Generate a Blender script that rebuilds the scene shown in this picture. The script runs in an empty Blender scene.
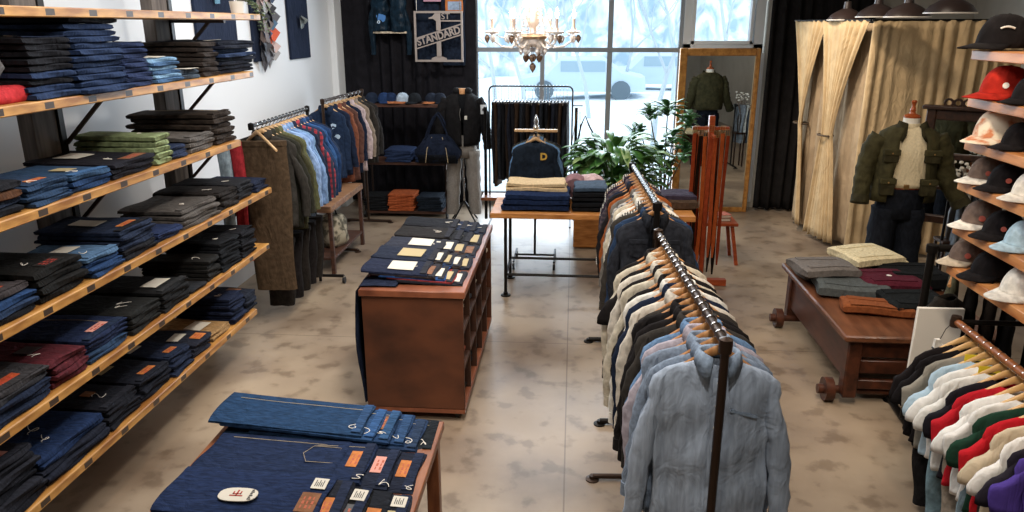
import bpy, bmesh, math, random
from mathutils import Vector, Matrix
PI = math.pi
R = random.Random(7)
sc = bpy.context.scene
COL = sc.collection
# ---------------------------------------------------------------- camera
FPX = 750.0
PITCH = math.atan(231/750.0); YAW = math.atan(63/(750/math.cos(PITCH))); CH = 2.55
cam_d = bpy.data.cameras.new('camera'); cam = bpy.data.objects.new('camera', cam_d); COL.objects.link(cam)
cam_d.sensor_width = 36; cam_d.lens = 36*FPX/1024; cam_d.clip_end = 300; cam_d.clip_start = .05
cam.location = (0, 0, CH); cam.rotation_euler = (PI/2-PITCH, 0, YAW)
sc.camera = cam
sc.view_settings.view_transform = 'Standard'; sc.view_settings.look = 'None'
sc.view_settings.gamma = 1; sc.view_settings.use_curve_mapping = False
sc.view_settings.exposure = 0.12
# ---------------------------------------------------------------- sky and lights
w = bpy.data.worlds.new('world'); sc.world = w; w.use_nodes = True
nt = w.node_tree; bg = nt.nodes['Background']; bg.inputs[0].default_value = (.83, .92, 1, 1); bg.inputs[1].default_value = 2.15

def area(name, loc, size, power, col, rot=(0, 0, 0), sy=None, spread=None):
    l = bpy.data.lights.new(name, 'AREA'); l.energy = power; l.color = col; l.size = size
    if sy: l.shape = 'RECTANGLE'; l.size_y = sy
    if spread: l.spread = spread
    o = bpy.data.objects.new(name, l); o.location = loc; o.rotation_euler = rot; COL.objects.link(o); return o
def spot(name, loc, target, power, col, angle=50, blend=.6, size=.12):
    l = bpy.data.lights.new(name, 'SPOT'); l.energy = power; l.color = col; l.spot_size = math.radians(angle); l.spot_blend = blend; l.shadow_soft_size = size
    o = bpy.data.objects.new(name, l); o.location = loc
    o.rotation_euler = (Vector(target)-Vector(loc)).to_track_quat('-Z', 'Y').to_euler(); COL.objects.link(o); return o
WARM = (1, .84, .66); NEUT = (1, .96, .91); COOL = (.78, .89, 1)
area('window_daylight', (0.0, 10.8, 2.05), 2.8, 230, COOL, (-PI/2, 0, 0), 3.6)
area('added_ceiling_fill', (-.6, 3.2, 4.05), 1.6, 85, NEUT, (0, 0, 0), 2.4)  # added fill light for overall brightness; no fixture in view
area('added_ceiling_fill', (-2.0, 5.2, 4.05), .8, 62, (.86, .93, 1), (0, 0, 0), 4.2)  # cool fill added to brighten the left wall
spot('unseen_ceiling_spot', (-1.2, 8.0, 4.0), (-2.0, 10.7, 2.2), 160, NEUT, 60)  # spot added to lighten the sign and the jackets near it
area('added_ceiling_fill', (-.6, 7.2, 4.05), 1.6, 55, NEUT, (0, 0, 0), 2.4)  # added fill over the far half of the shop
area('added_ceiling_fill', (2.3, 5.4, 4.05), .8, 28, WARM, (0, 0, 0), 2.4)  # warm fill added over the right side
spot('unseen_ceiling_spot', (-.2, 2.6, 4.0), (-2.5, 4.2, 1.0), 170, NEUT, 75)  # this and the following spots are assumed ceiling lamps, out of view
spot('unseen_ceiling_spot', (-.2, 4.6, 4.0), (-2.7, 6.2, 1.2), 150, NEUT, 70)
spot('unseen_ceiling_spot', (-.9, 5.6, 4.0), (-3.1, 7.6, 1.9), 110, NEUT, 60)
spot('unseen_ceiling_spot', (.2, .9, 4.0), (.6, 3.0, 1.0), 150, NEUT, 60)
spot('unseen_ceiling_spot', (1.6, 3.6, 4.0), (.6, 4.8, .9), 120, WARM, 55)
spot('unseen_ceiling_spot', (-1.2, .8, 4.0), (-1.1, 2.9, .8), 110, WARM, 60)
spot('unseen_ceiling_spot', (-.4, 3.4, 4.0), (-1.0, 5.2, .9), 110, WARM, 60)
spot('unseen_ceiling_spot', (1.2, 7.2, 4.0), (3.4, 8.9, 1.4), 200, WARM, 60)
spot('unseen_ceiling_spot', (1.4, 8.2, 4.0), (3.15, 9.4, 1.7), 260, WARM, 42)
spot('unseen_ceiling_spot', (1.2, 3.0, 4.0), (2.3, 5.9, .6), 150, WARM, 55)
spot('unseen_ceiling_spot', (.9, 1.4, 4.0), (2.1, 3.6, 1.3), 170, WARM, 60)
# ---------------------------------------------------------------- pixel rays of the photograph, for measuring places
_cp, _sp, _cy, _sy = math.cos(PITCH), math.sin(PITCH), math.cos(YAW), math.sin(YAW)
_fw = (-_sy*_cp, _cy*_cp, -_sp); _rt = (_cy, _sy, 0); _up = (-_sy*_sp, _cy*_sp, _cp)
def ray(px, py):
    a = (px-512)/FPX; b = (256-py)/FPX
    return [_fw[i]+a*_rt[i]+b*_up[i] for i in range(3)]
def atz(px, py, z):
    d = ray(px, py); t = (z-CH)/d[2]; return Vector((d[0]*t, d[1]*t, z))
def aty(px, py, y):
    d = ray(px, py); t = y/d[1]; return Vector((d[0]*t, y, CH+d[2]*t))
def atx(px, py, x):
    d = ray(px, py); t = x/d[0]; return Vector((x, d[1]*t, CH+d[2]*t))
def proj(x, y, z):
    v = (x, y, z-CH); c = sum(v[i]*_fw[i] for i in range(3))
    return 512+FPX*sum(v[i]*_rt[i] for i in range(3))/c
def y_for(px, x, z):
    lo, hi = .8, 14
    for _ in range(40):
        m = (lo+hi)/2
        if (proj(x, m, z) < px) == (x < 0): lo = m
        else: hi = m
    return lo
# ---------------------------------------------------------------- materials
def lin(h):
    h = h.lstrip('#'); v = [int(h[i:i+2], 16)/255 for i in (0, 2, 4)]
    return tuple(c/12.92 if c <= .04045 else ((c+.055)/1.055)**2.4 for c in v)+(1,)
MATS = {}
def newmat(name):
    m = bpy.data.materials.new(name); m.use_nodes = True
    return m, m.node_tree, m.node_tree.nodes['Principled BSDF']
def plain(name, h, rough=.5, metal=0, spec=.5, **k):
    if name in MATS: return MATS[name]
    m, t, b = newmat(name); b.inputs['Base Color'].default_value = lin(h); b.inputs['Roughness'].default_value = rough
    b.inputs['Metallic'].default_value = metal; b.inputs['Specular IOR Level'].default_value = spec
    for kk, v in k.items(): b.inputs[kk.replace('_', ' ')].default_value = v
    MATS[name] = m; return m
def noise_mix(t, b, c1, c2, scale, detail=4, stretch=(1, 1, 1), coord='Object', lo=.35, hi=.65, bump=0, dist=.01):
    tc = t.nodes.new('ShaderNodeTexCoord'); mp = t.nodes.new('ShaderNodeMapping'); mp.inputs['Scale'].default_value = stretch
    n = t.nodes.new('ShaderNodeTexNoise'); n.inputs['Scale'].default_value = scale; n.inputs['Detail'].default_value = detail
    r = t.nodes.new('ShaderNodeValToRGB'); r.color_ramp.elements[0].position = lo; r.color_ramp.elements[1].position = hi
    r.color_ramp.elements[0].color = c1; r.color_ramp.elements[1].color = c2
    t.links.new(tc.outputs[coord], mp.inputs[0]); t.links.new(mp.outputs[0], n.inputs[0]); t.links.new(n.outputs[0], r.inputs[0])
    if b: t.links.new(r.outputs[0], b.inputs['Base Color'])
    if bump and b:
        bp = t.nodes.new('ShaderNodeBump'); bp.inputs['Strength'].default_value = bump; bp.inputs['Distance'].default_value = dist
        t.links.new(n.outputs[0], bp.inputs['Height']); t.links.new(bp.outputs[0], b.inputs['Normal'])
    return r, n, mp
def sc_(c, f): return tuple(min(1, x*f) for x in c[:3])+(1,)
def fabric(h, rough=.9, var=.22, scale=28, bump=.35, stretch=(1, 1, 1), wrinkle=.55):
    key = 'fabric_'+h.lstrip('#')+('' if stretch == (1, 1, 1) else '_twill')
    if key in MATS: return MATS[key]
    m, t, b = newmat(key); c = lin(h)
    noise_mix(t, b, sc_(c, 1-var), sc_(c, 1+var), scale, 6, stretch, bump=bump, dist=.0016)
    if wrinkle:
        old = b.inputs['Normal'].links[0].from_node; tc = t.nodes.new('ShaderNodeTexCoord'); n2 = t.nodes.new('ShaderNodeTexNoise'); n2.inputs['Scale'].default_value = 7; n2.inputs['Detail'].default_value = 3; n2.inputs['Distortion'].default_value = 1.6
        mp = t.nodes.new('ShaderNodeMapping'); mp.inputs['Scale'].default_value = (1.5, 1.5, .7); t.links.new(tc.outputs['Object'], mp.inputs[0]); t.links.new(mp.outputs[0], n2.inputs[0])
        b2 = t.nodes.new('ShaderNodeBump'); b2.inputs['Strength'].default_value = wrinkle; b2.inputs['Distance'].default_value = .03; t.links.new(n2.outputs[0], b2.inputs['Height']); t.links.new(b2.outputs[0], old.inputs['Normal'])
    b.inputs['Roughness'].default_value = rough; b.inputs['Specular IOR Level'].default_value = .10
    b.inputs['Sheen Weight'].default_value = 0
    MATS[key] = m; return m
def denim(h): return fabric(h, .85, .35, 22, .4, (1, 5, 1))
def plaid(name, h1, h2, h3, sx=28, sz=28):
    if name in MATS: return MATS[name]
    m, t, b = newmat(name); tc = t.nodes.new('ShaderNodeTexCoord'); sp = t.nodes.new('ShaderNodeSeparateXYZ'); t.links.new(tc.outputs['Object'], sp.inputs[0])
    outs = []
    for ax, s in (('X', sx), ('Z', sz)):
        a = t.nodes.new('ShaderNodeMath'); a.operation = 'MULTIPLY'; a.inputs[1].default_value = s; t.links.new(sp.outputs[ax], a.inputs[0])
        f = t.nodes.new('ShaderNodeMath'); f.operation = 'FRACT'; t.links.new(a.outputs[0], f.inputs[0])
        g = t.nodes.new('ShaderNodeMath'); g.operation = 'GREATER_THAN'; g.inputs[1].default_value = .55; t.links.new(f.outputs[0], g.inputs[0]); outs.append(g)
    m1 = t.nodes.new('ShaderNodeMix'); m1.data_type = 'RGBA'; m1.inputs[6].default_value = lin(h1); m1.inputs[7].default_value = lin(h2); t.links.new(outs[0].outputs[0], m1.inputs[0])
    m2 = t.nodes.new('ShaderNodeMix'); m2.data_type = 'RGBA'; m2.inputs[7].default_value = lin(h3); t.links.new(m1.outputs[2], m2.inputs[6])
    h = t.nodes.new('ShaderNodeMath'); h.operation = 'MULTIPLY'; h.inputs[1].default_value = .6; t.links.new(outs[1].outputs[0], h.inputs[0]); t.links.new(h.outputs[0], m2.inputs[0])
    t.links.new(m2.outputs[2], b.inputs['Base Color']); b.inputs['Roughness'].default_value = .9; MATS[name] = m; return m
def wood(name, h1, h2, rough=.5, stretch=(1, 12, 12), scale=3, bump=.15, lo=.3, hi=.7):
    if name in MATS: return MATS[name]
    m, t, b = newmat(name); noise_mix(t, b, lin(h1), lin(h2), scale, 8, stretch, bump=bump, dist=.004, lo=lo, hi=hi)
    b.inputs['Roughness'].default_value = rough; b.inputs['Specular IOR Level'].default_value = .35
    MATS[name] = m; return m
def emit(name, h, s):
    if name in MATS: return MATS[name]
    m, t, b = newmat(name); b.inputs['Emission Color'].default_value = lin(h); b.inputs['Emission Strength'].default_value = s; b.inputs['Base Color'].default_value = lin(h)
    MATS[name] = m; return m
IRON = plain('black_iron_pipe', '#1d1a18', .42, .7)
IRONB = plain('brown_iron_pipe', '#3a2a20', .4, .6)
CHROME = plain('chrome', '#c9c9c9', .22, 1)
HWOOD = wood('hanger_wood', '#9c6638', '#c08c58', .4, (8, 2, 2), 6, .05)
HWOODP = wood('pale_hanger_wood', '#b08a60', '#d0ab7e', .4, (8, 2, 2), 6, .05)
LEATHER = fabric('#b8703c', .6, .15, 30, .15); LEATHERR = fabric('#a8492c', .6, .15, 30, .15); LEATHERB = fabric('#7a5238', .6, .15, 30, .15)
PAPER = plain('paper_tag', '#c9c1b2', .8); PAPERB = plain('cream_card', '#a8966e', .8); PAPERP = plain('pink_card', '#c98b7c', .8)
INK = plain('black_ink', '#1c1a1a', .7); INKR = plain('red_ink', '#a03226', .7)
THREAD = plain('pale_thread', '#b9a684', .8); STRING = plain('white_string', '#e6ddd0', .8)
RUBBER = plain('black_rubber', '#141312', .6)
# ---------------------------------------------------------------- mesh helpers
class MB:
    def __init__(s): s.v = []; s.f = []
    def add(s, vs, fs):
        o = len(s.v); s.v += [tuple(v) for v in vs]; s.f += [tuple(i+o for i in f) for f in fs]; return s
    def box(s, x0, x1, y0, y1, z0, z1, b=.004):
        if x0 > x1: x0, x1 = x1, x0
        if y0 > y1: y0, y1 = y1, y0
        if z0 > z1: z0, z1 = z1, z0
        b = min(b, (x1-x0)*.45, (y1-y0)*.45, (z1-z0)*.45)
        bm = bmesh.new(); bmesh.ops.create_cube(bm, size=1)
        for v in bm.verts: v.co = ((x0+x1)/2+v.co.x*(x1-x0), (y0+y1)/2+v.co.y*(y1-y0), (z0+z1)/2+v.co.z*(z1-z0))
        if b > 0: bmesh.ops.bevel(bm, geom=list(bm.edges), offset=b, segments=1, affect='EDGES')
        bm.verts.index_update(); s.add([v.co[:] for v in bm.verts], [[v.index for v in f.verts] for f in bm.faces]); bm.free(); return s
    def bar(s, p, q, w, h, up=(0, 0, 1)):
        p = Vector(p); q = Vector(q); d = (q-p); L = d.length; d.normalize(); u = Vector(up)
        if abs(d.dot(u)) > .98: u = Vector((1, 0, 0))
        a = d.cross(u).normalized(); u = a.cross(d); vs = []
        for e in (p, q):
            for i, j in ((-1, -1), (1, -1), (1, 1), (-1, 1)): vs.append(e+a*i*w/2+u*j*h/2)
        return s.add(vs, [(0, 3, 2, 1), (4, 5, 6, 7), (0, 1, 5, 4), (1, 2, 6, 5), (2, 3, 7, 6), (3, 0, 4, 7)])
    def tube(s, pts, r, n=8, caps=True, flat=None):
        pts = [Vector(p) for p in pts]; rs = r if isinstance(r, (list, tuple)) else [r]*len(pts); vs = []; pu = None
        for i, p in enumerate(pts):
            d = (pts[min(i+1, len(pts)-1)]-pts[max(i-1, 0)]).normalized()
            if pu is None: pu = Vector((0, 0, 1)) if abs(d.z) < .9 else Vector((0, 1, 0))
            a = d.cross(pu)
            if a.length < 1e-5: a = d.orthogonal()
            a.normalize(); pu = a.cross(d).normalized()
            for k in range(n):
                t = 2*PI*k/n; vs.append(p+a*math.cos(t)*rs[i]*(flat or 1)+pu*math.sin(t)*rs[i])
        m = len(pts); fs = [(i*n+k, i*n+(k+1) % n, (i+1)*n+(k+1) % n, (i+1)*n+k) for i in range(m-1) for k in range(n)]
        if caps: fs += [tuple(range(n))[::-1], tuple((m-1)*n+k for k in range(n))]
        return s.add(vs, fs)
    def lathe(s, prof, c=(0, 0, 0), n=16, ax=(1, 1)):
        vs = []; m = len(prof)
        for r, z in prof:
            for k in range(n): t = 2*PI*k/n; vs.append((c[0]+r*math.cos(t)*ax[0], c[1]+r*math.sin(t)*ax[1], c[2]+z))
        fs = [(i*n+k, i*n+(k+1) % n, (i+1)*n+(k+1) % n, (i+1)*n+k) for i in range(m-1) for k in range(n)]
        if prof[0][0] > 1e-4: fs.append(tuple(range(n))[::-1])
        if prof[-1][0] > 1e-4: fs.append(tuple((m-1)*n+k for k in range(n)))
        return s.add(vs, fs)
    def rings(s, rings, closed=True, cap0=True, cap1=True):
        n = len(rings[0]); m = len(rings); vs = [p for r in rings for p in r]; kk = n if closed else n-1
        fs = [(i*n+k, i*n+(k+1) % n, (i+1)*n+(k+1) % n, (i+1)*n+k) for i in range(m-1) for k in range(kk)]
        if closed and cap0: fs.append(tuple(range(n))[::-1])
        if closed and cap1: fs.append(tuple((m-1)*n+k for k in range(n)))
        return s.add(vs, fs)
    def plate(s, outline, z0, z1, fn=None):
        n = len(outline); fn = fn or (lambda x, y, z: (x, y, z))
        vs = [fn(x, y, z0) for x, y in outline]+[fn(x, y, z1) for x, y in outline]
        return s.add(vs, [tuple(range(n))[::-1], tuple(range(n, 2*n))]+[(i, (i+1) % n, (i+1) % n+n, i+n) for i in range(n)])
    def obj(s, name, mat, parent=None, smooth=True, loc=(0, 0, 0), rot=(0, 0, 0), solid=0, sub=0):
        me = bpy.data.meshes.new(name); me.from_pydata(s.v, [], s.f); me.materials.append(mat)
        if smooth:
            me.polygons.foreach_set('use_smooth', [True]*len(me.polygons))
            if hasattr(me, 'set_sharp_from_angle'): me.set_sharp_from_angle(angle=math.radians(42 if smooth is True else smooth))
        me.update(); o = bpy.data.objects.new(name, me); COL.objects.link(o); o.location = loc; o.rotation_euler = rot
        bm = bmesh.new(); bm.from_mesh(me); bmesh.ops.recalc_face_normals(bm, faces=bm.faces); bm.to_mesh(me); bm.free()
        if parent: o.parent = parent
        if solid: md = o.modifiers.new('thickness', 'SOLIDIFY'); md.thickness = solid; md.offset = 0
        if sub: md = o.modifiers.new('smooth', 'SUBSURF'); md.levels = sub; md.render_levels = sub
        return o
def tag(o, label, cat, group=None, kind=None):
    n = len(label.split())
    if n > 16 or n < 4: print('LABEL LENGTH', n, label)
    o['label'] = label; o['category'] = cat
    if group: o['group'] = group
    if kind: o['kind'] = kind
    return o
def thing(name, label, cat, loc=(0, 0, 0), rot=(0, 0, 0), group=None, kind=None):
    o = bpy.data.objects.new(name, None); o.empty_display_size = .1; COL.objects.link(o); o.location = loc
    o.rotation_euler = rot if isinstance(rot, (tuple, list)) else (0, 0, rot)
    return tag(o, label, cat, group, kind)
def struct(mb, name, mat, **k):
    o = mb.obj(name, mat, **k); o['kind'] = 'structure'; return o
def dup(o, parent=None):
    c = o.copy(); COL.objects.link(c)
    if parent: c.parent = parent
    for ch in o.children: dup(ch, c)
    return c
ORD = ['', 'first', 'second', 'third', 'fourth', 'fifth', 'sixth', 'seventh', 'eighth', 'ninth', 'tenth', 'eleventh', 'twelfth', 'thirteenth', 'fourteenth', 'fifteenth', 'sixteenth', 'seventeenth', 'eighteenth', 'nineteenth', 'twentieth', 'twenty-first', 'twenty-second', 'twenty-third', 'twenty-fourth']
def text_obj(txt, size, mat, parent, loc, rot=(0, 0, 0), name='lettering', ext=.001, sx=1, bold=0):
    c = bpy.data.curves.new(name, 'FONT'); c.body = txt; c.size = size; c.extrude = ext; c.align_x = 'CENTER'; c.align_y = 'CENTER'; c.offset = bold
    o = bpy.data.objects.new(name, c); COL.objects.link(o)
    dg = bpy.context.evaluated_depsgraph_get(); me = bpy.data.meshes.new_from_object(o.evaluated_get(dg)); COL.objects.unlink(o); bpy.data.objects.remove(o)
    m = bpy.data.objects.new(name, me); me.materials.clear(); me.materials.append(mat); COL.objects.link(m); m.parent = parent; m.location = loc; m.rotation_euler = rot; m.scale = (sx, 1, 1)
    return m
# ---------------------------------------------------------------- the room
WX = -3.36; BY = 10.95; RX = 5.3; CZ = 4.2
def floor_mat():
    m, t, b = newmat('polished_concrete')
    r, n, mp = noise_mix(t, None, lin('#75665a'), lin('#ad9980'), .55, 8, coord='Object', lo=.3, hi=.68)
    r2, n2, _ = noise_mix(t, None, lin('#6b4a30'), lin('#ffffff'), 1.5, 12, coord='Object', lo=.34, hi=.56)
    mx = t.nodes.new('ShaderNodeMix'); mx.data_type = 'RGBA'; mx.blend_type = 'MULTIPLY'; mx.inputs[0].default_value = .42
    t.links.new(r.outputs[0], mx.inputs[6]); t.links.new(r2.outputs[0], mx.inputs[7])
    # fine cracks and chips
    r3, n3, _ = noise_mix(t, None, (.35, .3, .26, 1), (1, 1, 1, 1), 6, 12, coord='Object', lo=.36, hi=.46)
    mx2 = t.nodes.new('ShaderNodeMix'); mx2.data_type = 'RGBA'; mx2.blend_type = 'MULTIPLY'; mx2.inputs[0].default_value = .45
    t.links.new(mx.outputs[2], mx2.inputs[6]); t.links.new(r3.outputs[0], mx2.inputs[7])
    tc = t.nodes.new('ShaderNodeTexCoord'); br = t.nodes.new('ShaderNodeTexBrick'); br.offset = 0
    br.inputs['Scale'].default_value = 1; br.inputs['Brick Width'].default_value = 12; br.inputs['Row Height'].default_value = 2.9; br.inputs['Mortar Size'].default_value = .005
    br.inputs['Color1'].default_value = br.inputs['Color2'].default_value = (1, 1, 1, 1); br.inputs['Mortar'].default_value = (.3, .25, .2, 1)
    t.links.new(tc.outputs['Object'], br.inputs[0])
    mx3 = t.nodes.new('ShaderNodeMix'); mx3.data_type = 'RGBA'; mx3.blend_type = 'MULTIPLY'; mx3.inputs[0].default_value = .6
    t.links.new(mx2.outputs[2], mx3.inputs[6]); t.links.new(br.outputs[0], mx3.inputs[7]); t.links.new(mx3.outputs[2], b.inputs['Base Color'])
    mr = t.nodes.new('ShaderNodeMapRange'); mr.inputs[3].default_value = .22; mr.inputs[4].default_value = .5; t.links.new(n2.outputs[0], mr.inputs[0]); t.links.new(mr.outputs[0], b.inputs['Roughness'])
    return m
struct(MB().box(WX, RX, -2, BY, -.2, 0, 0), 'floor', floor_mat(), smooth=False)
WALL = plain('white_plaster', '#dcdcdc', .8); GWALL = fabric('#b3aea4', .9, .08, 2, .05, wrinkle=0)
struct(MB().box(WX-.2, WX, -2.2, BY+.2, 0, CZ+.2, 0), 'wall_left', WALL, smooth=False)
struct(MB().box(RX, RX+.2, -2.2, BY+.2, 0, CZ+.2, 0), 'wall_right', GWALL, smooth=False)
struct(MB().box(WX, RX, -2.2, -2, 0, CZ+.2, 0), 'wall_front', GWALL, smooth=False)
struct(MB().box(WX, RX, -2.2, BY, CZ, CZ+.2, 0), 'ceiling', plain('ceiling_paint', '#7a7672', .9), smooth=False)
wx0 = aty(474, 50, BY).x; wm = aty(610, 50, BY).x; wr = aty(681, 50, BY).x; we = aty(765, 50, BY).x; wl = aty(542, 80, BY).x
zb = aty(610, 50, BY).z
bw = MB(); bw.box(WX, wx0, BY, BY+.2, 0, CZ, 0); bw.box(we, RX, BY, BY+.2, 0, CZ, 0); bw.box(wx0, we, BY, BY+.2, 3.7, CZ, 0); bw.box(wx0, we, BY, BY+.2, 0, .08, 0)
struct(bw, 'wall_back', GWALL, smooth=False)
struct(MB().box(WX, WX+.09, BY-.45, BY, 0, CZ, .004), 'trim_1', plain('white_reveal', '#e3e5e6', .7))
FRM = plain('grey_window_frame', '#8d9196', .5); FRW = plain('white_window_frame', '#d5d8da', .5)
glass = plain('window_glass', '#f4fbff', .02, 0, .5, Transmission_Weight=1.0, IOR=1.01)
win = thing('window_1', 'large grey framed shop window behind the plants', 'window', (0, 0, 0)); win['kind'] = 'structure'; del win['label']; del win['category']
f = MB(); y0 = BY+.02; y1 = BY+.1
f.box(wx0, wx0+.05, y0, y1, .08, 3.7); f.box(wm-.035, wm+.035, y0, y1, .08, 3.7); f.box(wx0, wr, y0-.01, y1+.01, zb-.03, zb+.03)
f.box(wl-.03, wl+.03, y0, y1, .08, zb); f.box(wx0, wr, y0, y1, .08, .16); f.box(wx0, wr, y0, y1, 3.62, 3.7); f.box(wr-.03, wr+.03, y0, y1, .08, 3.7)
f.obj('window_frame', FRM, win)
MB().box(wx0+.05, wr, y0+.04, y0+.05, .1, 3.66, 0).obj('pane', glass, win, smooth=False)
win = bpy.data.objects.new('window_2', None); COL.objects.link(win); win['kind'] = 'structure'
f = MB(); a = wr+.02; b_ = we-.04
z2 = aty(700, 49, BY).z
f.box(a, a+.13, y0-.04, y1, z2-.05, 3.7); f.box(b_-.13, b_, y0-.04, y1, z2-.05, 3.7); f.box(a, b_, y0-.04, y1, z2-.05, z2+.07); f.box(b_-.19, b_-.15, y0-.06, y1, z2, 3.7); f.box(a+.1, a+.15, y0-.06, y1, z2, 3.7); f.box(a+.1, b_-.15, y0-.06, y1, z2+.06, z2+.11)
f.obj('window_frame', FRW, win)
MB().box(a, b_, y0+.04, y0+.05, z2, 3.66, 0).obj('pane', glass, win, smooth=False)
MB().box(wr, we, BY, BY+.15, .08, z2-.05, .002).obj('panel', WALL, win, smooth=False)
# ---------------------------------------------------------------- outdoors
def snow():
    m, t, b = newmat('snowy_ground'); noise_mix(t, b, lin('#d3dee6'), lin('#f0f5f8'), 2.5, 8, lo=.35, hi=.6); b.inputs['Roughness'].default_value = .9; return m
g = MB()
n = 24; vs = []; fs = []
for i in range(n+1):
    for j in range(n+1):
        x = -22+44*i/n; y = 11.3+44*j/n; vs.append((x, y, -.15+.015*(y-11.3)+.12*math.sin(x*.7)*math.sin(y*.5)*(min(1, (y-11.3)/6))))
for i in range(n):
    for j in range(n): fs.append((i*(n+1)+j, (i+1)*(n+1)+j, (i+1)*(n+1)+j+1, i*(n+1)+j+1))
g.add(vs, fs); go = g.obj('snowy_ground', snow()); go['kind'] = 'structure'
def hill_mat():
    m, t, b = newmat('frosted_scrub'); noise_mix(t, b, lin('#9fb8c8'), lin('#eef5fa'), 1.6, 12, (1, 1, .5), lo=.38, hi=.62); return m
h = MB(); vs = []; fs = []
for i in range(41):
    for j in range(9):
        x = -24+48*i/40; z = j*1.4-.6; vs.append((x+math.sin(j*2.1+i)*.4, 34+math.sin(i*.8)*1.0+j*.7+math.sin(i*2.3+j*1.7)*.7, z+math.sin(i*1.3)*.5))
for i in range(40):
    for j in range(8): fs.append((i*9+j, (i+1)*9+j, (i+1)*9+j+1, i*9+j+1))
h.add(vs, fs); ho = h.obj('frosted_hillside', hill_mat()); ho['kind'] = 'structure'
BARK = plain('frosted_bark', '#b3bec6', .9)
def branch(mb, p, d, L, r, lev, rnd):
    pts = [p]; q = Vector(p); d = Vector(d)
    for k in range(4):
        d = (d+Vector((rnd.uniform(-.25, .25), rnd.uniform(-.25, .25), rnd.uniform(-.08, .15)))).normalized(); q = q+d*L/4; pts.append(q.copy())
        if lev and k: branch(mb, q.copy(), (d+Vector((rnd.uniform(-1, 1), rnd.uniform(-.6, .6), rnd.uniform(-.1, .6)))).normalized(), L*.62, r*.5, lev-1, rnd)
    mb.tube(pts, [r*(1-.15*k) for k in range(5)], 5)
for i, (px, y, hh, what) in enumerate([(500, 18, 3.2, 'bare frosted tree outside, behind the dark trouser rack'), (590, 22, 4, 'bare frosted tree outside, behind the chandelier side of the window'), (655, 16, 3.4, 'bare frosted tree outside the window, beside the mirror frame'), (715, 20, 4.5, 'bare frosted tree outside, seen through the white casement'), (525, 24, 3.2, 'bare frosted tree outside, left of the chandelier body'), (560, 30, 4, 'bare frosted tree far outside, right of the chandelier body'), (625, 27, 3.6, 'bare frosted tree far outside, just right of the main mullion'), (672, 25, 4.0, 'bare frosted tree far outside, at right edge of window')]):
    t_ = thing('bare_tree', what, 'tree', (aty(px, 100, y).x, y, -.1), group='bare trees outside the window')
    m = MB(); rnd = random.Random(i+3); branch(m, (0, 0, 0), (0, 0, 1), hh, .07, 3, rnd); m.obj('trunk', BARK, t_)
for i, (px, py, y, lab) in enumerate([(582, 92, 27, 'pale blue parked car outside, behind the window mullion'), (660, 96, 30, 'pale blue parked car outside, seen above the tall leafy plant')]):
    c = aty(px, py, y); t_ = thing('parked_car', lab, 'car', (c.x, y, -.15+.015*(y-11.3)+.0), group='parked cars outside')
    m = MB(); sec = []
    for yy in (-.8, -.7, .7, .8):
        k = .93 if abs(yy) > .75 else 1
        sec.append([(xx*k, yy, .2+zz*k) for xx, zz in [(-2.1, .1), (-2.15, .55), (-1.3, .7), (-.8, 1.2), (.7, 1.22), (1.4, .75), (2.1, .6), (2.15, .1)]])
    m.rings(sec); m.obj('body', plain('pale_blue_paint', '#b4c6d3', .4), t_)
    m = MB().box(-.75, .75, -.82, -.79, .95, 1.3); m.obj('side_window', plain('car_glass', '#93a8b5', .3), t_)
    for xx in (-1.3, 1.3):
        m = MB(); m.tube([(xx, -.86, .33), (xx, -.62, .33)], .33, 14); m.obj('wheel', plain('washed_out_rubber', '#5c6a74', .8), t_)  # tyres paled in the colour to imitate the overexposed view outside
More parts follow.
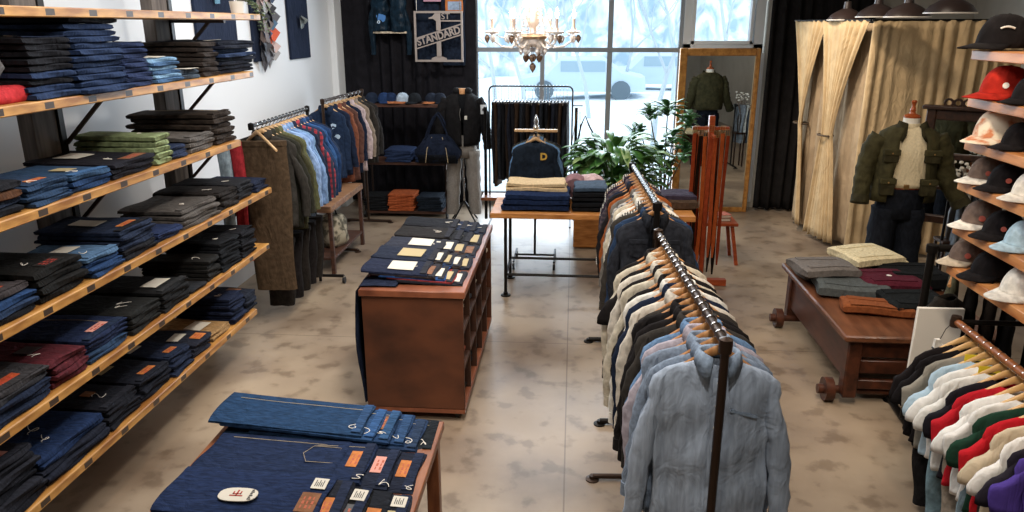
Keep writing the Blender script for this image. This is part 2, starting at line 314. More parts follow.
# ---------------------------------------------------------------- curtains
def curtain(name, label, p0, p1, z0, z1, mat, waves=14, amp=.05, seed=0, tie=None, group=None, cols=0, tiepos=.5, narrow=.22, lean=0):
    rnd = random.Random(seed); p0 = Vector(p0); p1 = Vector(p1); d = (p1-p0); L = d.length; d.normalize(); nrm = Vector((d.y, -d.x, 0))
    cols = cols or waves*8; rows = 26; ph = [rnd.uniform(0, 6.28) for _ in range(6)]; m = MB(); vs = []
    for j in range(rows+1):
        v = j/rows; z = z1+(z0-z1)*v
        wd = 1
        if tie:
            q = (z-tie)/(z1-tie) if z > tie else (tie-z)/(tie-z0)
            q = min(1, max(0, q)); wd = narrow+(1-narrow)*(q**1.5 if z > tie else .62*q**.8)
        for i in range(cols+1):
            u = i/cols
            uu = u+.012*math.sin(ph[0]+u*17)+.01*math.sin(ph[1]+v*4+u*9)
            a = amp*(.55+.45*math.sin(ph[2]+u*7))*(.45+.55*min(1, v*3))*(1.0 if wd == 1 else .6+.5*wd)
            off = a*math.sin(uu*waves*2*PI)+.25*a*math.sin(uu*waves*4.3*PI+v*2+ph[3])
            pos = tiepos+(u-tiepos)*wd
            p = p0+d*(pos*L)+nrm*off
            vs.append((p.x+lean*(z1-z)*(1-u), p.y, z+(.01*math.sin(u*30) if j == rows else 0)))
    c1 = cols+1; fs = [(j*c1+i, j*c1+i+1, (j+1)*c1+i+1, (j+1)*c1+i) for j in range(rows) for i in range(cols)]
    m.add(vs, fs)
    t = thing(name, label, 'curtain', ((p0.x+p1.x)/2, (p0.y+p1.y)/2, z0), group=group); lo = t.location
    o = m.obj('fabric', mat, t, loc=(-lo[0], -lo[1], -lo[2]), solid=.006, smooth=180)
    MB().tube([p0-Vector((0, 0, -z1))-d*.02, p1+Vector((0, 0, z1))+d*.02], .011, 8).obj('rod', IRON, t, loc=(-lo[0], -lo[1], -lo[2]))
    if tie:
        c = p0+d*(tiepos*L); c.x += lean*(z1-tie)*(1-tiepos); r = narrow*L*.5+.02
        MB().tube([(c.x+d.x*r*math.cos(k*PI/8)-d.y*.07*math.sin(k*PI/8), c.y+d.y*r*math.cos(k*PI/8)+d.x*.07*math.sin(k*PI/8), tie) for k in range(17)], .012, 6).obj('tieback', plain('tie_cord', '#4a3b2a', .8), t, loc=(-lo[0], -lo[1], -lo[2]))
    return t
BLK = fabric('#1d1c20', .95, .2, 9, .1); BLK2 = fabric('#1c1a1a', .95, .2, 9, .1); BEIGE = fabric('#b8a07c', .9, .12, 6, .12)
BEIGES = fabric('#a8947a', .9, .12, 6, .12)
curtain('black_curtain', 'tall black pleated curtain behind the first-standard sign and cap shelves', (WX+.085, 10.82, 0), (aty(476, 50, 10.7).x, 10.7, 0), .04, 4.0, BLK, 11, .06, 1)
curtain('black_curtain', 'tall black pleated curtain between the gilt mirror and beige changing booth', (aty(763, 100, 10.75).x, 10.75, 0), (3.95, 10.7, 0), .04, 4.0, BLK2, 9, .05, 2)
bx = aty(843, 245, 8.6).x
FB = 2.6
BL = (aty(797, 216, 10.1).x, 10.1); print('booth', BL, bx)
BL = (aty(796, 22, 10.1).x, 10.1)
seg = [(BL[0], BL[1]), (BL[0]+(bx-BL[0])*.45, BL[1]-.66), (bx, 8.6)]
curtain('booth_curtain', 'beige booth curtain tied back, nearest the black curtain', (seg[0][0], seg[0][1], 0), (seg[1][0], seg[1][1], 0), .1, FB, BEIGE, 7, .035, 3, tie=1.36, tiepos=.3, narrow=.3, lean=.10, group='beige changing booth curtains')
curtain('booth_curtain', 'beige booth curtain tied back beside the olive-jacketed mannequin', (seg[1][0]-.02, seg[1][1]+.05, 0), (seg[2][0], seg[2][1]+.1, 0), .06, FB, BEIGE, 8, .035, 4, tie=1.30, tiepos=.35, narrow=.22, group='beige changing booth curtains')
curtain('booth_curtain', 'straight beige lining curtain hanging inside the side of the booth', (seg[0][0]+.2, seg[0][1]-.05, 0), (seg[2][0]+.12, seg[2][1]+.25, 0), .05, FB-.02, BEIGES, 10, .03, 5, group='beige changing booth curtains')
fr = aty(992, 18, 8.6)
curtain('booth_curtain', 'wide straight beige booth curtain behind the olive-jacketed mannequin', (bx+.01, 8.6, 0), (fr.x+.35, 8.55, 0), .05, FB, BEIGE, 12, .04, 6, group='beige changing booth curtains')
# pendant lamps along the booth
for i, (px, y, lab) in enumerate([(846, 9.3, 'leftmost'), (877, 8.3, 'second from left'), (907, 7.75, 'third from left'), (950, 7.0, 'rightmost and largest looking')]):
    c = aty(px, [20, 17, 17, 13][i], y)
    t = thing('pendant_lamp', 'dark brown dome pendant lamp, %s of the four above the booth' % lab, 'lamp', (c.x, c.y, c.z), group='industrial pendant lamps')
    SH = plain('dark_enamel', '#2e2320', .35)
    prof = [(.205, 0), (.2, .012), (.165, .06), (.1, .10), (.045, .125), (.038, .2), (.0, .205)]
    MB().lathe(prof, n=28).obj('lamp_shade', SH, t)
    MB().lathe([(.2, -.004), (.208, -.004), (.209, .004), (.2, .005)], n=28).obj('rim', plain('white_enamel', '#efe9df', .4), t)
    MB().tube([(0, 0, .19), (0, 0, CZ-c.z)], .008, 6).obj('cord', IRON, t)
# wall panels with folded-paper art
PAN = fabric('#22293a', .9, .15, 5, .1)
for (pa, pb, lab) in [((199, 46), (238, 40), 'dark navy wall panel with one small teal origami figure'), ((256, 62), (273, 60), 'dark navy wall panel crowded with grey and orange origami figures'), ((292, 60), (311, 57), 'dark navy wall panel nearest the corner with a silver origami figure')]:
    A = atx(pa[0], pa[1], WX+.03); B = atx(pb[0], pb[1], WX+.03); zb_ = (A.z+B.z)/2
    t = thing('wall_panel', lab, 'wall panel', (WX, (A.y+B.y)/2, zb_), group='navy wall panels')
    hw = (B.y-A.y)/2
    MB().box(0.001, .03, -hw, hw, 0, 1.25, .003).obj('board', PAN, t)
    def figure(y, z, s, mat, seed, owner=t):
        rnd = random.Random(seed); bm = bmesh.new()
        for _ in range(11): bm.verts.new((.05+rnd.uniform(-.02, .09)*s*6, y+rnd.uniform(-1, 1)*s*.8, z+rnd.uniform(-1, 1)*s*1.3))
        bmesh.ops.convex_hull(bm, input=bm.verts); bm.verts.index_update()
        m = MB(); m.add([v.co[:] for v in bm.verts], [[v.index for v in f.verts] for f in bm.faces]); bm.free()
        # wings
        for k in (-1, 1):
            m.add([(.06, y, z), (.13, y+k*s*1.2, z+s*.5), (.05, y+k*s*.6, z+s*1.4), (.1, y+k*s*.3, z-.3*s), (.04, y, z)], [(0, 1, 2), (0, 3, 1)])
        m.obj('origami_figure', mat, owner, smooth=False)
    if 'small teal' in lab: figure(-.05, .42, .06, plain('teal_foil', '#1f4a58', .3, .5), 2)
    if 'silver' in lab: figure(0, .42, .06, plain('silver_foil', '#8d9290', .3, .6), 5)
    if 'crowded' in lab:
        cols = ['#56555a', '#8f8b8a', '#2a2a30', '#b9a09a', '#3c4a63', '#c5502c', '#6a5c58', '#40607a', '#24262e']
        k = 0
        for zz in (.02, .12, .22, .32, .42, .52, .62, .72):
            for yy in (-.05, .15):
                figure(yy+R.uniform(-.05, .05), zz+R.uniform(-.02, .03), R.uniform(.085, .12), plain('folded_paper_%d' % (k % 9), cols[k % 9], .5, .2), k+20); k += 1
# ---------------------------------------------------------------- folded trousers and their stacks
def spow(c, e): return math.copysign(abs(c)**e, c)
def slab(L, W, T, seed, groove=True, amp=.005, nu=28, nv=10, sag=0):
    """a folded garment: long axis x, soft rolled edges, a slit where the layers meet"""
    rnd = random.Random(seed); p = [rnd.uniform(0, 6.28) for _ in range(6)]; k1 = rnd.uniform(6, 12); k2 = rnd.uniform(5, 11)
    def wob(x, y): return amp*(math.sin(p[0]+x*k1)*.6+math.sin(p[1]+y*k2*1.3)*.5+math.sin(p[2]+x*17+y*13)*.3)-sag*max(0, abs(x)/(L/2)-.55)
    def top(x, y): return T/2+wob(x, y)
    rings = []
    for j in range(nv+1):
        v = -1+2*j/nv; v = math.copysign(min(1, abs(v)**.8), v); s = (max(0, 1-abs(v)**9))**.5*.42+.58 if abs(v) < 1 else .58
        y = v*W/2+.006*math.sin(p[3]+v*3); ring = []
        hT = T/2*s; rx = hT*.95; xm = L/2*(1-.012*(1-s))-rx; pts = []
        for e in (1, -1):
            for q in range(8):
                an = (-PI/2+PI*q/7)*e; pts.append((e*(xm+rx*math.cos(an)-(T*.10 if groove and q in (3, 4) else 0)), hT*math.sin(an)))
            for q in range(1, 6): pts.append((e*xm*(1-q/3), hT*e))
        for x, z in pts:
            x += .006*math.sin(p[4]+y*20+z/T*3); ring.append((x, y, z+wob(x, y)))
        rings.append(ring)
    m = MB(); m.rings(rings); return m, top
def sheet_on(top, x0, x1, y0, y1, lift=.0015, n=5, th=.002):
    vs = []; m = MB()
    for k in (0, 1):
        for i in range(n+1):
            for j in range(n+1):
                x = x0+(x1-x0)*i/n; y = y0+(y1-y0)*j/n; vs.append((x, y, top(x, y)+lift+k*th))
    N = (n+1)**2; fs = []
    for i in range(n):
        for j in range(n):
            a = i*(n+1)+j; q = (a, a+n+1, a+n+2, a+1); fs.append(tuple(N+e for e in q)); fs.append(q[::-1])
    for i in range(n):
        for (a, b_) in ((i, i+1), (n*(n+1)+i, n*(n+1)+i+1)): fs.append((a, b_, N+b_, N+a))
        a = i*(n+1); b2 = a+n+1; fs.append((a, b2, N+b2, N+a)); a += n; b2 += n; fs.append((a, b2, N+b2, N+a))
    m.add(vs, fs); return m
def squig(top, x, y, s, seed=0):
    rnd = random.Random(seed); pts = []; a = rnd.uniform(0, 6)
    s *= .55; w1 = rnd.uniform(.3, .7); w2 = rnd.uniform(.25, .6); e1 = rnd.uniform(-.06, .06); e2 = rnd.uniform(-.06, .06)
    for k in range(17): px_ = x+s*.5*math.cos(a+k*w1)*(.4+k/22)+s*e1*(k-8); py_ = y+s*.38*math.sin(a*1.7+k*w2)+s*e2*(k-8); pts.append((px_, py_, top(px_, py_)+.005))
    m = MB(); m.tube(pts, .0016, 5); return m
INKP = plain('faded_red_ink', '#a8502e', .7)
def dress(o, top, L, W, T, feats, seed=0):
    """waistband, patch, pocket, tags on the piece that lies uppermost"""
    hx = L/2
    for f in feats:
        k = f[0]
        if k == 'patch':
            m = sheet_on(top, hx-.095, hx-.022, -W*.17+f[2]*W, W*.24+f[2]*W); pt = m.obj('patch', f[1], o)
            for q in range(3):
                for w_ in range(3):
                    xx = hx-.08+q*.018; ya = (-.10+w_*.09)*W+f[2]*W; sheet_on(top, xx, xx+.009*(1 if (q+w_) % 2 else .6), ya, ya+W*.065, .0036, 2, .0006).obj('patch_print', f[3] if len(f) > 3 else INKP, pt)
        elif k == 'tag':
            m = sheet_on(top, f[2], f[3], f[4], f[5], .006, 4); tgo = m.obj('price_tag', f[1], o)
            if len(f) > 6:
                for q in range(5): xa = f[2]+(f[3]-f[2])*(.2+.13*q); sheet_on(top, xa, xa+(f[3]-f[2])*.055, f[4]+(f[5]-f[4])*.2, f[4]+(f[5]-f[4])*(.8-.2*(q % 2)), .0085, 2, .0005).obj('tag_print', INK, tgo)
        elif k == 'string': squig(top, f[1], f[2], f[3], seed+7).obj('tag_string', STRING, o)
        elif k == 'band': sheet_on(top, hx-.048, hx-.008, -W*.46, W*.46, .001, 8, .004).obj('waistband', f[1], o)
        elif k == 'pocket':
            cx, cy_, s = f[2], f[3], f[4]; out = [(cx+s, cy_-s*.8), (cx+s, cy_+s*.8), (cx-s*.6, cy_+s*.8), (cx-s, cy_), (cx-s*.6, cy_-s*.8)]
            m = MB(); m.plate(out, 0, .003, lambda x, y, z: (x, y, top(x, y)+.0012+z)); pk = m.obj('pocket', f[1], o)
            m = MB(); m.tube([(x*.93+cx*.07, y*.93+cy_*.07, top(x, y)+.0065) for x, y in out+[out[0]]], .0011, 4); m.obj('stitching', THREAD, pk)
        elif k == 'seam':
            m = MB(); m.tube([(hx-.05-(hx*1.9-.08)*i/14, f[1]*W, top(hx-.05-(hx*1.9-.08)*i/14, f[1]*W)+.0012) for i in range(15)], .0012, 4); m.obj('stitching', THREAD, o)
SLABC = {}
def stack(x, y, z, n, L, W, T, cols, noun, where, group, topfeats=(), seed=0, rz=0, jit=.013, name='folded_trousers', cat='trousers', overhang=None, turn=.05, fit=.9):
    rnd = random.Random(seed); zz = z
    for k in range(n):
        col, cname = cols[k % len(cols)] if not callable(cols) else cols(k, n)
        key = (round(L, 2), round(W, 2), round(T, 3), (seed*3+k) % 4 if n > 1 else seed)
        if k == n-1 or key not in SLABC:
            m, top = slab(L, W, T, hash(key) % 1000 if k < n-1 else seed*31+k, amp=.002 if k < n-1 else .005)
            o = m.obj(name, col if not isinstance(col, str) else denim(col))
            if k < n-1: SLABC[key] = o
        else:
            o = SLABC[key].copy(); o.data = o.data; COL.objects.link(o)
            if (col if not isinstance(col, str) else denim(col)).name != o.data.materials[0].name:
                o.data = o.data.copy(); o.data.materials[0] = col if not isinstance(col, str) else denim(col)
        dx = rnd.uniform(-jit, jit)+.010*(n-1-k)/max(1, n)*(1 if n > 3 else 0)+(overhang[1] if overhang and overhang[0] == k else 0)
        zz += T/2+.001
        o.location = (x+dx, y+rnd.uniform(-jit, jit)*.6, zz); o.rotation_euler = (0, 0, rz+rnd.uniform(-turn, turn)); zz += T/2*fit
        i = n-k; pos = '' if n == 1 else ('topmost, ' if i == 1 else 'lowest, ' if i == n else ORD[i]+' from top, ')
        tag(o, '%s %s, %s%s' % (cname, noun, pos, where), cat, group)
        if k == n-1: dress(o, top, L, W, T, topfeats, seed)
    return zz
# ---------------------------------------------------------------- left wall shelving
def shelf_wood():
    m, t, b = newmat('reclaimed_shelf_wood')
    r, n, mp = noise_mix(t, None, lin('#8a5826'), lin('#c8944e'), 4, 8, (5, 1, 5), lo=.36, hi=.68)
    tc = t.nodes.new('ShaderNodeTexCoord'); sp = t.nodes.new('ShaderNodeSeparateXYZ'); t.links.new(tc.outputs['Object'], sp.inputs[0])
    def mth(op, a, v=None, b2=None):
        q = t.nodes.new('ShaderNodeMath'); q.operation = op; t.links.new(a, q.inputs[0])
        if b2 is not None: t.links.new(b2, q.inputs[1])
        elif v is not None: q.inputs[1].default_value = v
        return q.outputs[0]
    fy = mth('FRACT', mth('MULTIPLY', sp.outputs['Y'], 3.1)); my = mth('LESS_THAN', fy, .2)
    mx_ = mth('GREATER_THAN', sp.outputs['X'], .243); mz = mth('LESS_THAN', mth('ABSOLUTE', sp.outputs['Z']), .015)
    msk = mth('MULTIPLY', mth('MULTIPLY', my, b2=mx_), b2=mz)
    mx = t.nodes.new('ShaderNodeMix'); mx.data_type = 'RGBA'; mx.inputs[7].default_value = lin('#3a2c22'); t.links.new(msk, mx.inputs[0]); t.links.new(r.outputs[0], mx.inputs[6]); t.links.new(mx.outputs[2], b.inputs['Base Color'])
    b.inputs['Roughness'].default_value = .45; return m
SW = shelf_wood()
SX = -2.4; SD = .5; TH = .046
SHZ = {'A': 2.63, 'B': 2.22, 'C': 1.755, 'D': 1.305, 'E': .88, 'F': .455}
SEND = {'A': 5.85, 'B': 5.62, 'C': 5.28, 'D': 5.75, 'E': 5.60, 'F': 5.25}
SNAME = {'A': 'top', 'B': 'second', 'C': 'third', 'D': 'fourth', 'E': 'fifth', 'F': 'lowest'}
unit = thing('wall_shelving', 'dark post and plank shelving along the left white wall, holding folded jeans', 'shelving', (SX-SD, 3.5, 0))
POSTM = wood('charcoal_post', '#3f3935', '#6a625c', .8, (14, 14, 1.5), 2, .3)
uo = Vector((SX-SD, 3.5, 0))
PX = SX-SD-.06
for px in (43, 169):
    yy = aty(0, 0, 1).y
    yc = y_for({43: 43, 169: 171}[px], PX+.04, 2.1)
    MB().box(PX-.05-uo.x, PX+.04-uo.x, yc-.1-3.5, yc+.1-3.5, 0, 3.3, .006).obj('post', POSTM, unit)
    MB().box(PX-.05-uo.x, PX+.05-uo.x, yc+.1-3.5, yc+.15-3.5, 0, 3.3, .004).obj('rail', IRON, unit)
yc = y_for(20, PX+.04, .9)-.6
MB().box(PX-.05-uo.x, PX+.04-uo.x, 1.9-3.5, 2.1-3.5, 0, 3.3, .006).obj('post', POSTM, unit)
yps = [1.95, y_for(43, PX+.04, 2.1), y_for(171, PX+.04, 2.1)]
for s, z in SHZ.items():
    o = MB().box(-.25, .25, -(SEND[s]-1.6)/2, (SEND[s]-1.6)/2, -TH/2, TH/2, .005).obj('shelf_board', SW, unit, loc=(SX-.25-uo.x, (SEND[s]+1.6)/2-3.5, z-TH/2))
    for yp in yps:
        m = MB(); y_ = yp+.125-3.5
        m.bar((PX+.05-uo.x, y_, z-.056), (SX-.12-uo.x, y_, z-.056), .03, .02); m.bar((PX+.06-uo.x, y_, z-.32), (SX-.24-uo.x, y_, z-.06), .020, .020); m.obj('bracket', IRONB, unit)
BLKD = '#17171b'; NAVY = '#1a2234'; INDIGO = '#222f49'; MIDB = '#263850'; BRN = '#2b241e'; CHAR = '#2a292b'; GREY = '#55504c'
c1 = lambda h, nme: [(h, nme)]
def shst(s, p0, p1, n, cols, where, feats=(), T=.030, L=.44, seed=0, noun='folded jeans', group='folded trousers on the left wall shelves', name='folded_jeans', dx=0, **k):
    z = SHZ[s]; ya = y_for(p0, SX-.03, z); yb = y_for(p1, SX-.03, z); W = yb-ya
    stack(SX-.03-L/2+dx, (ya+yb)/2, z, n, L, W*.97, T, cols, noun, where+', %s shelf' % SNAME[s], group, feats, seed+ord(s)*10, name=name, cat='trousers', **k)
P = lambda m=LEATHER, off=0, ink=INKR: ('patch', m, off, ink)
TG = lambda m=PAPER, a=-.02, b=.09, c=-.06, d=.06: ('tag', m, a, b, c, d)
ST = ('string', .12, -.04, .08)
B_ = lambda h: ('band', denim(h))
shst('B', 32, 77, 9, lambda k, n: ((INDIGO if k in (0, 1, 3) else BLKD), 'indigo' if k in (0, 1, 3) else 'near-black'), 'leather-patched stack by red bag', [P(), ST, B_(NAVY)], .0315, .5, 1)
shst('B', 79, 126, 12, lambda k, n: ((INDIGO if k < n-1 else BLKD), 'indigo' if k < n-1 else 'near-black'), 'tallest stack beside the near post', [B_(BLKD), ST, ('string', .16, .02, .1), ('seam', .2)], .031, .54, 2, jit=.02, overhang=(0, .06))
shst('B', 127, 152, 9, c1('#222c48', 'slate indigo'), 'narrow stack left of the light-wash one', [B_('#222c48')], .026, .46, 3)
shst('B', 154, 181, 6, lambda k, n: (('#6c8aa3' if k % 2 else '#3c5674'), 'light-wash' if k % 2 else 'mid-wash'), 'ragged light-wash stack', [TG(PAPER, .08, .19, -.05, .05), ST], .024, .40, 4, jit=.02)
shst('B', 182, 201, 2, c1('#38424d', 'grey denim'), 'short pair with white tag', [TG(PAPER, .08, .2, -.07, .07)], .03, .34, 5)
shst('B', 203, 219, 7, c1('#2c2521', 'black-brown'), 'squared stack behind the tagged pair', [], .032, .62, 6)
shst('B', 221, 256, 8, lambda k, n: ((INDIGO if k in (4, 5) else '#181b26'), 'indigo' if k in (4, 5) else 'blue-black'), 'last stack at far end', [TG(PAPER, .06, .09, -.12, .1)], .028, .52, 7, jit=.035, turn=.12)
shst('C', -14, 27, 4, lambda k, n: (['#1e2128', '#232b3c', '#4a3020', '#1c1c20'][k], ['charcoal', 'navy', 'brown', 'black'][k]), 'stack nearest the camera', [ST], .036, .42, 8)
shst('C', 29, 70, 4, c1(MIDB, 'mid-blue'), 'stack with orange patch', [P(LEATHER, .0), B_(MIDB), ST], .026, .36, 9)
shst('C', 72, 111, 3, lambda k, n: (['#22385a', '#22385a', '#2e4560'][k], 'bright blue' if k < 2 else 'faded blue'), 'stack left of the cream-tagged black one', [TG(PAPERB, .0, .1, -.05, .03), ST, B_('#3c5c82')], .03, .40, 10)
shst('C', 113, 156, 3, c1('#1b1a20', 'black'), 'cream-tagged stack by the green ones', [TG(PAPER, -.16, -.02, -.10, .06), P(LEATHERB, .1), ST], .03, .52, 11)
GRN = '#727c58'
shst('C', 158, 172, 5, c1(GRN, 'sage green'), 'only green stack', [('string', .1, .0, .05)], .036, .5, 12, noun='folded chinos', name='folded_chinos')
shst('C', 174, 189, 3, c1('#20283c', 'dark navy'), 'small stack right of the green ones', [], .026, .30, 13)
shst('C', 191, 215, 3, c1(GREY, 'grey'), 'grey stack right of the green ones', [B_(GREY)], .036, .42, 14)
shst('C', 217, 236, 6, c1('#2e2620', 'dark brown'), 'bulky brown pile at far end', [('seam', .2), B_('#2e2620')], .036, .62, 15, jit=.02, noun='folded trousers', name='folded_work_trousers')
shst('D', -25, 40, 4, lambda k, n: (['#17171b', '#24334c', '#22385a', '#3a3536'][k], ['black', 'navy', 'blue', 'charcoal'][k]), 'orange-patched stack nearest the camera', [P(LEATHERR), B_('#3a3536'), ST], .033, .42, 16)
shst('D', 42, 88, 4, c1('#171615', 'black'), 'black stack between two blue stacks', [P(plain('black_patch', '#1c1a19', .5)), ST], .040, .54, 17)
shst('D', 90, 122, 4, lambda k, n: (['#22385a', '#22385a', '#22385a', '#4a6480'][k], 'bright blue' if k < 3 else 'faded blue'), 'faded-topped blue stack', [TG(PAPER, -.06, .04, -.05, .06), ST, B_('#4a6480')], .028, .42, 18)
shst('D', 124, 157, 6, lambda k, n: (('#20283a' if k > 1 else '#1a1a1e'), 'blue-black' if k > 1 else 'black'), 'stack with white and orange tags', [TG(PAPER, -.12, .04, -.06, .05), P(LEATHER), B_('#1a1a1e')], .029, .50, 19)
shst('D', 159, 183, 2, c1('#222c48', 'navy'), 'low pair before the grey stack', [B_('#222c48')], .026, .30, 20)
shst('D', 185, 219, 4, c1('#4d4844', 'faded grey'), 'faded grey stack', [B_('#4d4844'), ST], .030, .44, 21)
shst('D', 221, 238, 4, c1('#221e1c', 'black-brown'), 'stack just past the grey stack', [ST, B_('#221e1c')], .032, .5, 22)
shst('D', 240, 254, 4, c1('#1f1f22', 'soft black'), 'second stack from far end', [ST], .032, .5, 23)
shst('D', 256, 268, 3, c1('#1c2233', 'navy'), 'last stack at far end', [], .028, .42, 24)
shst('E', -16, 54, 5, lambda k, n: (['#1c2436', '#1c2436', '#1c2436', '#2c2c30', '#343234'][k], ['navy', 'navy', 'navy', 'charcoal', 'charcoal'][k]), 'orange-patched stack nearest camera', [P(LEATHERR), B_('#343234')], .031, .42, 25)
shst('E', 56, 89, 4, c1('#4a1e24', 'maroon'), 'maroon stack', [('tag', plain('dark_tag', '#2a1c1a', .6), .0, .09, -.04, .05), ST], .036, .52, 26)
shst('E', 91, 130, 5, lambda k, n: ((MIDB if k < 2 else '#1e2740'), 'mid-blue' if k < 2 else 'indigo'), 'pale-patched indigo stack beside the maroon', [P(PAPERP), B_('#222c40'), ('seam', .25)], .027, .52, 27)
shst('E', 132, 162, 4, c1('#1f1f1e', 'washed black'), 'stack with white string', [ST, ('string', .1, .02, .1)], .033, .50, 28)
shst('E', 164, 190, 5, c1('#1b1b1c', 'black'), 'stack with large white tag', [TG(PAPER, .07, .17, -.09, .08), B_('#2b2b2c')], .028, .50, 29)
shst('E', 192, 207, 1, c1('#212225', 'dark grey'), 'lying alone beside white-tagged stack', [], .024, .24, 30)
shst('E', 209, 221, 5, c1('#1e1d1c', 'dull black'), 'stack before the tall black pair', [ST], .030, .48, 31)
shst('E', 223, 241, 8, c1('#17181b', 'blue-black'), 'nearer of two tall stacks', [ST], .027, .42, 32, jit=.012)
shst('E', 243, 256, 8, c1('#1b1b1f', 'black'), 'farther of two tall stacks', [ST], .026, .42, 33, jit=.016)
shst('F', -10, 46, 8, lambda k, n: (('#22232a' if k % 3 else '#191a20'), 'raw black'), 'tall red-patched stack nearest camera', [P(PAPERP, 0, INKR), ST, B_('#22232a')], .034, .42, 34, jit=.016)
shst('F', 48, 110, 5, lambda k, n: (('#1b2a48' if k > 2 else '#1c1f2a'), 'deep blue' if k > 2 else 'blue-black'), 'deep blue stack by the red-patched one', [ST, ('string', .0, .03, .12)], .030, .48, 35)
shst('F', 112, 142, 5, c1('#191a20', 'black'), 'stack with small brown tag', [('tag', LEATHERB, .02, .08, -.03, .03), ('string', .12, .0, .1), B_('#22232a')], .028, .5, 36)
shst('F', 144, 172, 5, c1('#1a1c24', 'raw indigo'), 'stack with white and orange patches', [TG(PAPERB, -.14, -.03, -.1, .02), P(LEATHER), B_('#1e2028')], .028, .5, 37)
shst('F', 174, 193, 5, c1('#1d2436', 'dark indigo'), 'orange-patched stack before the tan pair', [TG(PAPER, -.12, -.02, -.1, .02), P(LEATHER), B_('#20283a')], .027, .5, 38)
shst('F', 195, 212, 4, c1('#20222c', 'ink blue'), 'low tagged stack left of tan pair', [TG(PAPER, .02, .1, -.08, .04), P(LEATHER, .1)], .024, .48, 39)
shst('F', 214, 232, 2, c1('#8a6c48', 'tan'), 'tan pair', [TG(PAPER, .0, .12, -.08, .08)], .030, .46, 40, noun='folded chinos', name='folded_chinos')
shst('F', 233, 246, 8, c1('#1b2236', 'midnight navy'), 'tall navy stack at far end', [ST], .026, .46, 41, jit=.013)
shst('F', 247, 257, 5, c1('#20242f', 'slate navy'), 'last stack, past tall navy one', [('tag', LEATHERB, .04, .14, -.03, .04)], .030, .46, 42)
# red bag at the near end of the second shelf
c = Vector((SX-.22, y_for(8, SX-.12, 2.22), 2.22)); t = thing('red_bag', 'red cloth bag with a grey strap at near end of second left shelf', 'bag', c)
m, tp = slab(.34, .34, .08, 5, False, .012); m.obj('body', fabric('#b03236'), t, loc=(0, 0, .042))
MB().tube([(.1+.05*math.sin(k), -.12+.26*k/8, .085+.1*math.sin(k*PI/8)) for k in range(9)], .012, 6).obj('strap', fabric('#5a5858'), t)
# trailing plant on the end of the top shelf
def leaf(m, p, d, L, W, droop=.5, fold=.25, n=5):
    p = Vector(p); d = Vector(d).normalized(); side = d.cross(Vector((0, 0, 1)))
    if side.length < .1: side = Vector((1, 0, 0))
    side.normalize(); vs = []
    for i in range(n+1):
        t_ = i/n; w_ = W*math.sin(PI*min(1, t_*.93+.05))**.8*.5
        dd = (d+Vector((0, 0, -droop*t_))).normalized(); nn = side.cross(dd)
        vs += [p-side*w_+nn*w_*fold, p, p+side*w_+nn*w_*fold]; p = p+dd*(L/n)
    fs = []
    for i in range(n):
        a = i*3; fs += [(a, a+1, a+4, a+3), (a+1, a+2, a+5, a+4)]
    m.add(vs, fs)
def leafmat(name, h, h2):
    if name in MATS: return MATS[name]
    m, t, b = newmat(name); noise_mix(t, b, lin(h), lin(h2), 14, 3); b.inputs['Roughness'].default_value = .35; b.inputs['Subsurface Weight'].default_value = .0
    b.inputs['Transmission Weight'].default_value = 0; MATS[name] = m; return m
LG = leafmat('ivy_leaf', '#3d5a34', '#8a9c74')
t = thing('trailing_plant', 'small variegated trailing plant hanging off the end of the top shelf', 'plant', (SX-.12, 5.72, 2.63))
MB().lathe([(.045, 0), (.055, .09), (.05, .09), (.04, .02)], n=14).obj('pot', plain('white_pot', '#cfcbc2', .4), t)
m = MB(); v = MB(); rnd = random.Random(4)
for i in range(9):
    a = rnd.uniform(0, 6.28); p = Vector((0, 0, .08)); d = Vector((math.cos(a)*.4+.35, math.sin(a)*.3+.3, .6)); pts = [p.copy()]
    for k in range(12 if i < 5 else 6):
        d = (d+Vector((0, 0, -.28))).normalized(); p = p+d*.03; pts.append(p.copy()); leaf(m, p, (rnd.uniform(-1, 1), rnd.uniform(-1, 1), .2), .035, .03)
    v.tube(pts, .002, 4)
m.obj('foliage', LG, t, solid=.001); v.obj('stem', plain('stem_green', '#4a5a34', .6), t)
# ---------------------------------------------------------------- garments on hangers
def hanger(loc, rz, label, group, mat, tilt=0, w_=.205, hook=.085, drop=.045):
    t = thing('clothes_hanger', label, 'hanger', loc, (0, tilt, rz), group)
    m = MB(); rings = []
    for i in range(13):
        u = -1+2*i/12; x = u*w_; z = -hook+.012-.135*abs(u)**1.12; y = .012*abs(u)**2; h = .023*(1-.5*abs(u)); d = .0075+.004*abs(u)
        rings.append([(x, y+d*math.cos(a), z+h*math.sin(a)*.9) for a in [k*PI/4 for k in range(8)]])
    m.rings(rings); m.obj('wooden_arm', mat, t)
    r = .019; pts = [(0, 0, -hook), (0, 0, -hook+.03), (0, 0, -.045)]+[(-r*math.sin(a)*1.0, 0, -.02-r*math.cos(a)+.0) for a in []]
    pts += [(r*math.cos(a), 0, -.017+r*math.sin(a)) for a in [(-PI/2+PI*k/6) for k in range(1, 9)]]
    MB().tube(pts, .0034, 6).obj('hook', CHROME, t)
    return t
